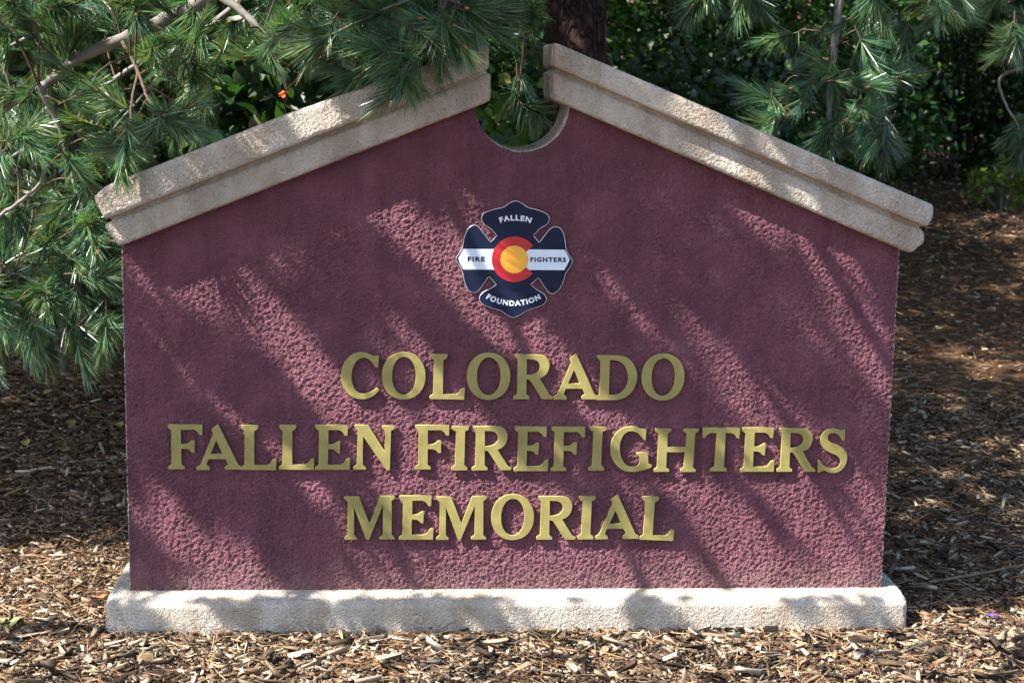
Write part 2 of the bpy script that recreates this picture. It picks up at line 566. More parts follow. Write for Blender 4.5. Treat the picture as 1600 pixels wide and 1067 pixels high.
# plinth
bm = bmesh.new()
prof = [(-0.090, -0.08), (-0.090, 0.078), (-0.072, 0.094), (-0.02, 0.106), (0.32, 0.106), (0.372, 0.094), (0.39, 0.078), (0.39, -0.08)]
a = [bm.verts.new((-1.285, y, z)) for y, z in prof]
b = [bm.verts.new((1.285, y, z)) for y, z in prof]
bm.faces.new(a); bm.faces.new(b[::-1])
for i in range(len(prof)):
    j = (i + 1) % len(prof)
    bm.faces.new((a[i], b[i], b[j], a[j]))
bmesh.ops.recalc_face_normals(bm, faces=bm.faces)
ends = [e for e in bm.edges if abs(e.verts[0].co.x - e.verts[1].co.x) < 1e-4]
bmesh.ops.bevel(bm, geom=ends, offset=0.018, segments=3, affect='EDGES', profile=0.5)
stucco_obj('plinth', bm, 0.0055, 0.005, M['beige'], sign)

# ------------------------------------------------------------------ gold letters: outlines (a third number marks a point of a curve)
G = {}
G['F'] = [[(65, 100), (487, 98), (487, 235), (448, 233), (425, 195, 1), (385, 166), (225, 168), (223, 345), (288, 343), (320, 325, 1), (345, 302, 1), (365, 297), (390, 299), (388, 457), (352, 455),
           (325, 425, 1), (290, 408), (225, 408), (224, 600), (262, 630), (265, 665), (63, 665), (65, 630), (104, 600), (106, 170), (68, 140)]]
G['A'] = [[(685, 90), (922, 595), (940, 612, 1), (965, 625), (965, 668), (762, 668), (762, 628), (800, 602), (775, 545, 1), (755, 535), (575, 535), (560, 545, 1), (540, 602), (577, 635), (577, 672), (415, 672), (415, 632),
           (450, 612, 1), (468, 590), (626, 208), (604, 160)], [(661, 300), (592, 468), (736, 467)]]
G['L'] = [[(980, 103), (1190, 103), (1188, 140), (1170, 165, 1), (1140, 178), (1135, 605), (1290, 607), (1325, 590, 1), (1350, 550, 1), (1375, 528), (1407, 528), (1402, 675), (972, 668), (970, 632), (1014, 602), (1020, 180), (982, 145)]]
G['E'] = [[(103, 103), (505, 103), (500, 240), (465, 240), (435, 195, 1), (392, 170), (266, 170), (263, 345), (320, 345), (350, 330, 1), (385, 306), (410, 306), (405, 460), (372, 460), (345, 430, 1), (312, 413), (260, 413), (257, 605),
           (400, 608), (445, 592, 1), (475, 545, 1), (502, 525), (530, 525), (526, 672), (95, 672), (95, 640), (140, 605), (148, 180), (105, 143)]]
G['N'] = [[(593, 103), (752, 103), (962, 438), (972, 182), (932, 145), (930, 112), (1090, 112), (1086, 150), (1044, 180), (1030, 678), (985, 680), (698, 252), (694, 605), (735, 640), (735, 670), (575, 672), (575, 636), (618, 605), (630, 170), (594, 140)]]
G['I'] = [[(525, 120), (740, 120), (738, 155), (725, 172, 1), (694, 185), (684, 610), (722, 640), (724, 682), (520, 682), (522, 645), (566, 612), (577, 185), (545, 172, 1), (528, 150)]]
G['R'] = [[(828, 108), (1110, 106), (1200, 127, 1), (1250, 185, 1), (1260, 250, 1), (1240, 325, 1), (1195, 380, 1), (1140, 407), (1262, 605), (1280, 622, 1), (1310, 638), (1310, 670), (1172, 670), (1040, 460), (1010, 425, 1), (978, 420),
           (978, 605), (1015, 635), (1015, 670), (815, 670), (815, 632), (860, 605), (864, 170), (830, 130)],
          [(978, 168), (978, 360), (1030, 358, 1), (1085, 342, 1), (1125, 308, 1), (1140, 258, 1), (1122, 208, 1), (1075, 176, 1)]]
G['D'] = [[(408, 115), (690, 118), (790, 147, 1), (870, 225, 1), (915, 340, 1), (912, 450, 1), (865, 565, 1), (780, 645, 1), (680, 682), (412, 683), (412, 643), (450, 612), (455, 190), (410, 148)],
          [(574, 180), (570, 614), (640, 615, 1), (705, 595, 1), (762, 545, 1), (797, 470, 1), (803, 380, 1), (775, 280, 1), (722, 215, 1), (650, 182, 1)]]


def ell(cx, cy, rx, ry, n=44, p=2.12):
    r = []
    for k in range(n):
        t = 2 * math.pi * k / n
        c, s = math.cos(t), math.sin(t)
        r.append((cx + rx * math.copysign(abs(c) ** (2 / p), c), cy + ry * math.copysign(abs(s) ** (2 / p), s)))
    return r


G['O'] = [ell(883, 385, 269, 297), ell(885, 385, 145, 235)]
G['C'] = [[(568, 120), (560, 272), (525, 272), (500, 235, 1), (465, 190, 1), (420, 160, 1), (370, 152, 1), (310, 178, 1), (262, 245, 1), (236, 340, 1), (236, 440, 1), (268, 535, 1), (320, 588, 1), (375, 600, 1), (440, 588, 1), (500, 553, 1), (543, 520),
           (570, 552), (515, 615, 1), (440, 657, 1), (350, 669, 1), (260, 650, 1), (180, 590, 1), (122, 490, 1), (103, 380, 1), (117, 275, 1), (170, 172, 1), (250, 106, 1), (340, 81, 1), (425, 92, 1), (490, 122), (520, 126)]]
G['G'] = [[(628, 145), (628, 295), (597, 290), (562, 240, 1), (515, 196, 1), (455, 178, 1), (400, 184, 1), (350, 222, 1), (316, 290, 1), (303, 380, 1), (315, 475, 1), (350, 560, 1), (405, 618, 1), (460, 634, 1), (520, 625, 1), (550, 590, 1), (558, 540, 1), (545, 500, 1), (515, 480),
           (510, 452), (662, 440), (664, 555), (675, 590, 1), (712, 608), (708, 640), (640, 665, 1), (560, 687, 1), (470, 697, 1), (380, 688, 1), (295, 640, 1), (228, 565, 1), (190, 470, 1), (183, 380, 1), (202, 280, 1), (258, 190, 1), (335, 134, 1), (420, 115, 1), (500, 122, 1), (565, 146)]]
G['H'] = [[(735, 140), (942, 140), (938, 175), (898, 205), (895, 378), (1127, 376), (1128, 205), (1090, 180), (1090, 142), (1285, 142), (1284, 175), (1243, 205), (1228, 640), (1264, 665), (1264, 700), (1066, 700), (1066, 665), (1108, 640), (1115, 445), (893, 447), (888, 640), (928, 660), (928, 698), (730, 698), (732, 660), (770, 640), (780, 205), (738, 180)]]
G['T'] = [[(1325, 130), (1802, 130), (1795, 270), (1762, 268), (1735, 225, 1), (1690, 200), (1622, 200), (1612, 630), (1648, 655), (1648, 692), (1440, 690), (1440, 655), (1490, 628), (1502, 200), (1430, 200), (1395, 220, 1), (1365, 262), (1328, 264)]]
G['M'] = [[(65, 108), (245, 108), (376, 458), (510, 102), (690, 100), (688, 138), (654, 165), (655, 602), (692, 635), (692, 662), (500, 662), (500, 632), (545, 602), (543, 228), (374, 662), (334, 662), (184, 250), (187, 602), (222, 635), (222, 665), (65, 665), (65, 632), (106, 602), (104, 172), (66, 145)]]
G['S'] = [[(1510, 150), (1508, 295), (1475, 295), (1440, 238, 1), (1395, 205, 1), (1345, 198, 1), (1304, 215, 1), (1290, 250, 1), (1302, 288, 1), (1345, 322, 1), (1420, 350, 1), (1492, 392, 1), (1540, 450, 1), (1553, 520, 1), (1532, 610, 1), (1480, 680, 1), (1405, 711, 1), (1330, 707, 1), (1275, 684, 1), (1235, 685),
           (1215, 702), (1180, 702), (1180, 542), (1202, 546), (1240, 600, 1), (1300, 643, 1), (1365, 655, 1), (1435, 635, 1), (1468, 580, 1), (1458, 532, 1), (1420, 490, 1), (1335, 452, 1), (1260, 410, 1), (1212, 345, 1), (1200, 280, 1), (1217, 210, 1), (1270, 155, 1), (1340, 138, 1), (1400, 145, 1), (1455, 160), (1485, 158)]]
BASE = dict(F=665, A=670, L=670, E=672, N=675, I=682, R=670, D=683, O=672, C=660, G=687, H=699, T=691, M=664, S=702)
LEFT = {k: min(p[0] for p in v[0]) for k, v in G.items()}


def curve_pts(lst, n=5):
    """Polygon from an outline in which runs of marked points are a smooth curve."""
    m = len(lst)
    res = []
    P = [np.array(p[:2], float) for p in lst]
    S = [len(p) > 2 for p in lst]
    for i in range(m):
        j = (i + 1) % m
        if not (S[i] or S[j]):
            res.append(P[i]); continue
        p0 = P[i - 1] if S[i] else 2 * P[i] - P[j]
        p3 = P[(j + 1) % m] if S[j] else 2 * P[j] - P[i]
        for k in range(n):
            t = k / n
            res.append(0.5 * (2 * P[i] + (P[j] - p0) * t + (2 * p0 - 5 * P[i] + 4 * P[j] - p3) * t * t + (-p0 + 3 * P[i] - 3 * P[j] + p3) * t ** 3))
    return res


def filled_mesh(name, loops, depth, bevel=0.0, res=1):
    """A plate with rounded edges from closed outlines in x, y; it stands from z=0 to z=depth."""
    cu = bpy.data.curves.new(name, 'CURVE')
    cu.dimensions = '2D'; cu.fill_mode = 'BOTH'
    cu.extrude = depth / 2 - bevel; cu.bevel_depth = bevel; cu.bevel_resolution = res
    cu.offset = -bevel
    for lp in loops:
        sp = cu.splines.new('POLY')
        sp.points.add(len(lp) - 1)
        for q, p in zip(sp.points, lp):
            q.co = (p[0], p[1], 0, 1)
        sp.use_cyclic_u = True
    o = bpy.data.objects.new(name + '_tmp', cu)
    C.objects.link(o)
    dg = bpy.context.evaluated_depsgraph_get()
    me = bpy.data.meshes.new_from_object(o.evaluated_get(dg), depsgraph=dg)
    me.name = name
    bpy.data.objects.remove(o); bpy.data.curves.remove(cu)
    me.transform(Matrix.Translation((0, 0, depth / 2)))
    me.materials.clear()
    return me


UNIT = 2.44 / 1195 / 8 * 1.004                          # one outline unit in metres
UP = Matrix.Rotation(math.radians(90), 4, 'X')          # x, y outline -> upright, front towards -y
LETTER_BACK, LETTER_DEPTH = -0.0045, 0.0085
letter_mesh = {}
for ch, loops in G.items():
    ls = [[((p[0] - LEFT[ch]) * UNIT, (BASE[ch] - p[1]) * UNIT) for p in (curve_pts(l) if any(len(q) > 2 for q in l) else l)] for l in loops]
    me = filled_mesh('letter', ls, LETTER_DEPTH, 0.0011)
    me.materials.append(M['brass'])
    letter_mesh[ch] = me
lines = [
    ('C', 532.9, 622.6, 0), ('O', 596.6, 623.0, 0), ('L', 671, 623.8, 0), ('O', 729.1, 623.6, 0), ('R', 801.9, 623.8, 0), ('A', 865, 624.2, 0), ('D', 931, 625.2, 0), ('O', 1001.5, 624.5, 0),
    ('F', 262.9, 733.2, 0), ('A', 306.9, 734, 0), ('L', 376.3, 734.2, 0), ('L', 435.6, 733.8, 0), ('E', 491.9, 734, 0), ('N', 551.9, 734.3, 0),
    ('F', 648.1, 733.5, 0), ('I', 705.0, 735, .3), ('R', 737.0, 735, .3), ('E', 802.3, 736, 0), ('F', 860, 735.8, 0), ('I', 918.8, 735.2, 0), ('G', 952.9, 736, 0), ('H', 1021.3, 737.3, 0), ('T', 1095.6, 736.3, 0), ('E', 1156.3, 737, 0), ('R', 1213.4, 737.1, 0), ('S', 1277.5, 737.8, 0),
    ('M', 538.1, 843, 0), ('E', 622.9, 843.2, 0), ('M', 681.6, 843.2, 0), ('O', 767.1, 842.6, 0), ('R', 838.1, 843, 0), ('I', 902.2, 842.6, 0), ('A', 930, 842.2, 0), ('L', 999.1, 843.2, -1.6)]
for ch, px, py, rot in lines:
    o = link('letter', letter_mesh[ch], sign)
    p = pt(px, py, LETTER_BACK - LETTER_DEPTH)
    o.matrix_basis = Matrix.Translation(Vector((float(p[0]), LETTER_BACK, float(p[2]))) - sign.location) @ Matrix.Rotation(math.radians(-rot), 4, 'Y') @ UP

# ------------------------------------------------------------------ emblem plaque
EU = 2.44 / 1195 / 5.083
EC = (578, 538)
plate_px = [(437, 352), (385, 300, 1), (340, 268, 1), (316, 228, 1), (335, 180, 1), (410, 148, 1), (485, 131, 1), (528, 100, 1), (580, 80, 1), (632, 98, 1), (680, 130, 1), (755, 148, 1), (828, 180, 1), (848, 220, 1), (828, 264, 1), (775, 298, 1), (728, 350),
            (772, 402), (812, 345, 1), (850, 298, 1), (890, 278, 1), (930, 287, 1), (960, 330, 1), (975, 390, 1), (985, 455, 1), (1008, 500, 1), (1035, 545, 1), (1015, 598, 1), (985, 645, 1), (968, 705, 1), (940, 765, 1), (900, 802, 1), (862, 803, 1), (828, 770, 1), (798, 725, 1), (768, 682),
            (714, 733), (765, 775, 1), (815, 805, 1), (838, 850, 1), (812, 892, 1), (740, 923, 1), (682, 943, 1), (638, 972, 1), (580, 997, 1), (527, 978, 1), (480, 945, 1), (400, 921, 1), (330, 890, 1), (307, 845, 1), (332, 800, 1), (390, 767, 1), (440, 735),
            (381, 675), (350, 722, 1), (305, 783, 1), (262, 803, 1), (222, 783, 1), (190, 720, 1), (176, 650, 1), (152, 592, 1), (121, 540, 1), (148, 488, 1), (172, 445, 1), (182, 380, 1), (207, 312, 1), (245, 275, 1), (288, 276, 1), (330, 325, 1), (392, 402)]


def em(lst):
    return [((p[0] - EC[0]) * EU, (EC[1] - p[1]) * EU) for p in lst]


emblem_at = pt(690 + EC[0] / 5.083, 300 + EC[1] / 5.083, -0.014)
E_BACK = -0.005


def emblem_part(name, loops, z0, depth, mat, parent, bevel=0.0):
    me = filled_mesh(name, loops, depth, bevel)
    me.materials.append(mat)
    o = link(name, me, parent)
    base = Matrix.Translation(Vector((float(emblem_at[0]), E_BACK - z0, float(emblem_at[2]))) - sign.location) @ UP
    if parent is not sign:
        base = parent.matrix_basis.inverted() @ base
    o.matrix_basis = base
    return o


plate_loop = curve_pts(plate_px, 6)
plate = emblem_part('emblem_plate', [em(plate_loop)], 0.0, 0.004, M['alloy'], sign, 0.0006)


def shrink(loop, d):
    """Move a closed outline inwards by d units."""
    n = len(loop); res = []
    area = sum(loop[i][0] * loop[(i + 1) % n][1] - loop[(i + 1) % n][0] * loop[i][1] for i in range(n))
    sg = 1 if area > 0 else -1
    for i in range(n):
        a, b = np.array(loop[i - 1]), np.array(loop[(i + 1) % n])
        t = (b - a) / (np.linalg.norm(b - a) + 1e-9)
        res.append(np.array(loop[i]) + sg * d * np.array([-t[1], t[0]]))
    return res


emblem_part('navy_face', [em(shrink(plate_loop, 5))], 0.0042, 0.0006, M['navy'], plate)
emblem_part('white_band', [em([(141, 534), (160, 498), (182, 458), (470, 458), (470, 618), (182, 618), (160, 580)])], 0.0050, 0.0004, M['white'], plate)
emblem_part('white_band', [em([(640, 458), (970, 458), (990, 492), (1011, 535), (990, 582), (970, 618), (640, 618)])], 0.0050, 0.0004, M['white'], plate)
cr = []
for k in range(41):
    a = math.radians(37 + 286 * k / 40)
    cr.append((580 + 178 * math.cos(a), 536 - 178 * math.sin(a)))
for k in range(41):
    a = math.radians(327 - 294 * k / 40)
    cr.append((580 + 106 * math.cos(a), 536 - 106 * math.sin(a)))
emblem_part('red_letter_ring', [em(cr)], 0.0056, 0.0004, M['red'], plate)
emblem_part('yellow_disc', [em(ell(578, 537, 108, 108, 48, 2.0))], 0.0061, 0.0004, M['yellow'], plate)


def text_mesh(s, size, bold):
    cu = bpy.data.curves.new('t', 'FONT')
    cu.body = s; cu.size = size; cu.offset = bold; cu.space_character = 1.22; cu.fill_mode = 'FRONT'; cu.resolution_u = 4
    o = bpy.data.objects.new('t', cu); C.objects.link(o)
    dg = bpy.context.evaluated_depsgraph_get()
    me = bpy.data.meshes.new_from_object(o.evaluated_get(dg), depsgraph=dg)
    bpy.data.objects.remove(o); bpy.data.curves.remove(cu)
    me.materials.clear()
    return me


def lettering(s, mat, cap, width, at, arc=0):
    """Printed word: cap height and width in outline units, centred at the pixel of the plate drawing; arc is the radius of its baseline (positive bulges up)."""
    bm = bmesh.new()
    me = text_mesh(s, 1.0, 0.043)
    n = len(me.vertices)
    v = np.empty(n * 3, np.float32); me.vertices.foreach_get('co', v); v = v.reshape(-1, 3)
    v -= v.min(0); v[:, 0] *= width / v[:, 0].max(); v[:, 1] *= cap / v[:, 1].max()
    v[:, 0] -= width / 2
    if arc:
        r = abs(arc)
        if arc > 0:
            th = v[:, 0] / r; rr = r + v[:, 1]
            v[:, 0] = rr * np.sin(th); v[:, 1] = rr * np.cos(th) - r
        else:
            th = v[:, 0] / r; rr = r - v[:, 1]
            v[:, 0] = rr * np.sin(th); v[:, 1] = r - rr * np.cos(th)
    v[:, 0] = (v[:, 0] + at[0] - EC[0]) * EU
    v[:, 1] = (v[:, 1] + EC[1] - at[1]) * EU
    v[:, 2] = 0
    me.vertices.foreach_set('co', v.ravel())
    me.update()
    me.materials.append(mat)
    o = link('lettering', me, plate)
    o.matrix_basis = plate.matrix_basis.inverted() @ (Matrix.Translation(Vector((float(emblem_at[0]), E_BACK - 0.0060, float(emblem_at[2]))) - sign.location) @ UP)
    return o


lettering('FALLEN', M['white'], 43, 238, (582, 234), 360)
lettering('FIRE', M['navy'], 38, 134, (282, 556))
lettering('FIGHTERS', M['navy'], 38, 280, (843, 556))
lettering('FOUNDATION', M['white'], 44, 455, (576, 903), -430)


# ------------------------------------------------------------------ pine tree
def needle_arrays(base, dirs, lens, w, bend, r):
    """Curved, tapering blades: base n x 3, direction n x 3, length n; two quads and a point each."""
    n = len(base)
    rnd = r.normal(size=(n, 3))
    side = np.cross(dirs, rnd); side /= np.linalg.norm(side, axis=1)[:, None] + 1e-9
    bd = np.cross(dirs, side)
    mid = base + dirs * (lens * 0.5)[:, None] + bd * (lens * bend * 0.25)[:, None]
    tip = base + dirs * lens[:, None] + bd * (lens * bend)[:, None]
    hw = (w * 0.5)[:, None]
    v = np.stack([base - side * hw * 0.8, base + side * hw * 0.8, mid + side * hw, mid - side * hw, tip], 1).reshape(-1, 3)
    o = np.arange(n)[:, None] * 5
    quads = (o + np.array([0, 1, 2, 3])).reshape(-1)
    tris = (o + np.array([3, 2, 4])).reshape(-1)
    return v, quads, tris


def tuft_mesh(seed, n_fas=56, per=4, L=0.15, nl=0.105, width=0.0026, spread=1.0, with_twig=True):
    r = np.random.default_rng(seed)
    n = n_fas * per
    s = np.repeat(r.uniform(0.02, 1.0, n_fas) ** 0.75, per)
    az = np.repeat(r.uniform(0, 2 * np.pi, n_fas), per) + r.normal(0, 0.14, n)
    pol = np.repeat(np.radians(62 - 40 * np.linspace(0, 1, 1)), n) * 0 + np.radians(64 - 44 * s) * spread * np.repeat(r.uniform(0.7, 1.2, n_fas), per) + r.normal(0, 0.07, n)
    curve = 0.012 * math.sin(seed * 2.1)
    base = np.stack([curve * (s * 2) ** 2, curve * 0.7 * (s * 2) ** 2, s * L], 1)
    d = np.stack([np.sin(pol) * np.cos(az), np.sin(pol) * np.sin(az), np.cos(pol)], 1)
    lens = nl * np.repeat(r.uniform(0.72, 1.1, n_fas), per) * r.uniform(0.93, 1.05, n)
    v, q, t = needle_arrays(base, d, lens, np.full(n, width) * r.uniform(0.75, 1.25, n), r.uniform(-0.14, 0.14, n), r)
    nq, ntr = len(q) // 4, len(t) // 3
    flat = np.concatenate([q, t]); sizes = np.concatenate([np.full(nq, 4), np.full(ntr, 3)])
    mi = np.zeros(len(sizes), int)
    if with_twig:
        k = np.linspace(-0.10, 1.0, 5)
        path = np.stack([curve * (np.clip(k, 0, 1) * 2) ** 2, curve * 0.7 * (np.clip(k, 0, 1) * 2) ** 2, k * L], 1)
        tv, tf = tube_arrays(path, [0.0034, 0.0032, 0.0028, 0.0024, 0.0018], 5)
        flat = np.concatenate([flat, tf.ravel() + len(v)]); sizes = np.concatenate([sizes, np.full(len(tf), 4)]); mi = np.concatenate([mi, np.full(len(tf), 1)])
        v = np.concatenate([v, tv])
        top = path[-1]
        bp = np.array([top, top + [0, 0, 0.006], top + [0, 0, 0.013], top + [0, 0, 0.020]])
        bv, bf = tube_arrays(bp, [0.0024, 0.0046, 0.0040, 0.0008], 6)
        flat = np.concatenate([flat, bf.ravel() + len(v)]); sizes = np.concatenate([sizes, np.full(len(bf), 4)]); mi = np.concatenate([mi, np.full(len(bf), 2)])
        v = np.concatenate([v, bv])
    return v, flat, sizes, mi


TUFTS = []
for k in range(10):
    v, fl, sz, mi = tuft_mesh(100 + k, L=0.13 + 0.012 * (k % 4), nl=0.108 + 0.007 * (k % 3), spread=0.66 + 0.10 * (k % 4))
    me = raw_mesh('needle_tuft', v, fl, sz, mi)
    for m in ('needle', 'twig', 'bud'):
        me.materials.append(M[m])
    TUFTS.append(me)

TRUNK = Vector((float(pt(899, 60, 1.75)[0]), 1.75, 0.0))
pine = empty('pine_tree', (TRUNK.x, TRUNK.y, float(ground_z(TRUNK.x, TRUNK.y))))
tag(pine, 'tall pine tree with dark trunk behind the sign peak and blue green boughs', 'tree')


def trunk_mesh(h=9.0, r0=0.140, r1=0.07, sides=40, rows=180, seed=3):
    r = np.random.default_rng(seed)
    zz = np.linspace(-0.2, h, rows); a = np.arange(sides) / sides * 2 * np.pi
    Z, A = np.meshgrid(zz, a, indexing='ij')
    rad = r0 + (r1 - r0) * np.clip(Z, 0, h) / h + 0.08 * np.exp(-np.clip(Z, 0, None) * 5)
    rad = rad * (1 + 0.05 * np.sin(3 * A + 0.4 * Z) + 0.03 * np.sin(7 * A + 2.3 * Z)) + r.normal(0, 0.004, Z.shape)
    v = np.stack([rad * np.cos(A) , rad * np.sin(A), Z], -1).reshape(-1, 3)
    f = []
    i = np.arange(rows - 1)[:, None] * sides; k = np.arange(sides)[None]
    f = np.stack([i + k, i + (k + 1) % sides, i + sides + (k + 1) % sides, i + sides + k], -1).reshape(-1, 4)
    return v, f


tv, tf = trunk_mesh()
tv = tv + np.array([TRUNK.x, TRUNK.y, float(ground_z(TRUNK.x, TRUNK.y))])
link('trunk', raw_mesh('trunk', tv, tf.ravel(), np.full(len(tf), 4)), pine, [M['bark']], True)


def branch(pts, r0, r1, mat='limb', name='branch', n=7, wob=0.0011):
    path = smooth_path(pts, n)
    k = len(path)
    path[1:-1] += rng.normal(0, wob, (k - 2, 3))
    v, f = tube_arrays(path, np.linspace(r0, r1, k) * rng.uniform(0.92, 1.08, k), 8)
    o = link(name, raw_mesh(name, v, f.ravel(), np.full(len(f), 4)), pine, [M[mat]], True)
    return o, path


def B(lst, **k):
    return [pt(*q) for q in lst]


T = np.array(TRUNK)
branches = []


def br(lst, r0, r1, mat='limb', lead=None):
    pts = [np.array(q, float) for q in (lead or [])] + B(lst)
    o, path = branch(pts, r0, r1, mat)
    branches.append((o, path))


# left side
br([(350, -22, .62), (270, 25, .60), (190, 62, .55), (122, 92, .55), (60, 140, .62), (-30, 190, .66), (-110, 230, .6)], .036, .008, lead=[T + [-.03, -.03, 2.95], T + [-.45, -.55, 2.75]])
br([(335, -12, .60), (385, 25, .55), (425, 75, .50), (448, 140, .45)], .017, .005)
br([(-60, 390, .25), (-10, 345, .25), (35, 312, .22), (66, 280, .18), (62, 240, .14), (38, 218, .10)], .009, .004, lead=[pt(-110, 210, .4), pt(-140, 330, .35)])
br([(-60, 420, .55), (30, 430, .55), (70, 450, .52), (110, 470, .48), (150, 492, .42), (166, 514, .38)], .009, .0035, lead=[pt(-110, 210, .4), pt(-150, 360, .5)])
br([(60, 132, .45), (92, 200, .50), (112, 270, .5), (128, 330, .45), (135, 352, .42)], .010, .0035)
br([(190, 62, .55), (215, 110, .35), (235, 160, .18), (274, 190, .06)], .007, .0035, 'twig')
br([(215, 112, .35), (205, 165, .15), (203, 232, .0)], .005, .003, 'twig')
br([(300, -60, .7), (302, 20, .65), (299, 90, .6)], .005, .003, lead=[T + [-.45, -.55, 2.75]])
# over the left coping
br([(705, -60, -.05), (695, 10, -.10), (665, 65, -.16), (640, 95, -.2), (630, 117, -.22)], .013, .004, lead=[T + [0, -.03, 2.6], T + [-.12, -.9, 2.55]])
br([(697, -5, -.09), (751, 22, -.12), (800, 32, -.12)], .007, .003)
br([(700, -25, -.08), (640, 0, -.10), (580, 24, -.12), (500, 64, -.14)], .008, .003)
br([(650, 82, -.18), (600, 100, -.12), (552, 124, -.06)], .005, .003)
# right side
br([(1318, -90, .95), (1310, 20, .92), (1303, 80, .9), (1297, 130, .88), (1296, 190, .87), (1300, 262, .86)], .020, .008, lead=[T + [.03, -.02, 3.0], T + [.9, -.5, 2.85]])
br([(1298, 112, .89), (1250, 150, .82), (1203, 184, .76)], .006, .003, 'twig')
br([(1298, 166, .87), (1345, 180, .82), (1382, 211, .76)], .006, .003, 'twig')
br([(1300, 118, .89), (1345, 118, .95), (1383, 122, 1.0)], .005, .003, 'twig')
br([(1520, -110, 1.0), (1490, -15, 1.0), (1469, 13, .98)], .008, .003, lead=[T + [.9, -.5, 2.85]])
br([(1700, 10, .8), (1640, 35, .8), (1584, 60, .78)], .008, .003, lead=[T + [.9, -.5, 2.85], pt(1650, -190, .85)])
br([(1700, 10, .8), (1640, 90, 1.1), (1565, 120, 1.3), (1572, 165, 1.3), (1590, 196, 1.3), (1597, 226, 1.3)], .008, .004)
br([(1135, -90, .8), (1105, -20, .78), (1098, -2, .76)], .006, .003, lead=[T + [.9, -.5, 2.85], pt(1250, -200, .85)])
br([(1250, -120, .8), (1190, -50, .78), (1165, -5, .76)], .006, .003)
br([(1400, -110, .95), (1372, -25, .93), (1366, 3, .92)], .006, .003)

br([(815, -90, .95), (822, 0, .92), (818, 70, .9), (812, 130, .9), (806, 160, .9)], .008, .003, 'twig', lead=[T + [0, -.03, 2.7]])
br([(470, -70, 1.4), (340, 30, 1.4), (200, 110, 1.4), (70, 210, 1.4), (-60, 300, 1.4)], .016, .005, lead=[T + [-.03, 0, 2.8]])
br([(300, 60, 1.4), (240, 130, 1.3), (170, 210, 1.3), (100, 290, 1.3)], .008, .004)
br([(250, -60, 1.2), (140, 0, 1.2), (40, 60, 1.2), (-60, 110, 1.2)], .012, .005, lead=[T + [-.45, -.55, 2.75]])
nodes = np.concatenate([p for _, p in branches])
owner = np.concatenate([np.full(len(p), i) for i, (_, p) in enumerate(branches)])
big_needles = []                                       # tufts past the first 300: joined


def tuft_matrix(base, direction, scale):
    q = Vector(direction).to_track_quat('Z', 'Y')
    return Matrix.Translation(base) @ q.to_matrix().to_4x4() @ Matrix.Rotation(random.uniform(0, 6.28), 4, 'Z') @ Matrix.Scale(scale, 4)


n_tuft = 0


def add_tuft(base, direction, scale, host=None):
    global n_tuft
    base = np.array(base, float)
    if host is None:
        host = int(owner[np.argmin(((nodes - base) ** 2).sum(1))])
    mw = tuft_matrix(base.tolist(), direction, scale)
    me = random.choice(TUFTS)
    if n_tuft < 300:
        o = bpy.data.objects.new('needle_tuft', me)
        C.objects.link(o)
        par = branches[host][0]
        o.parent = par
        o.matrix_basis = mw                            # the branch meshes keep world coordinates
        n_tuft += 1
    else:
        big_needles.append((me, mw))


twig_v, twig_f, twig_n = [], [], 0


def add_twig(a, b, r0=.0042, r1=.0026):
    """A thin shoot from a branch node to the foot of a tuft, sagging a little."""
    global twig_n
    a, b = np.array(a, float), np.array(b, float)
    L = np.linalg.norm(b - a)
    if L < 0.01 or L > 0.34: return
    mid = (a + b) / 2 + np.array([0, 0, 0.10 * L]) + rng.normal(0, 0.05 * L, 3)
    p = smooth_path([a, mid, b], 4)
    v, f = tube_arrays(p, np.linspace(r0, r1, len(p)), 5)
    twig_v.append(v); twig_f.append(f + twig_n); twig_n += len(v)


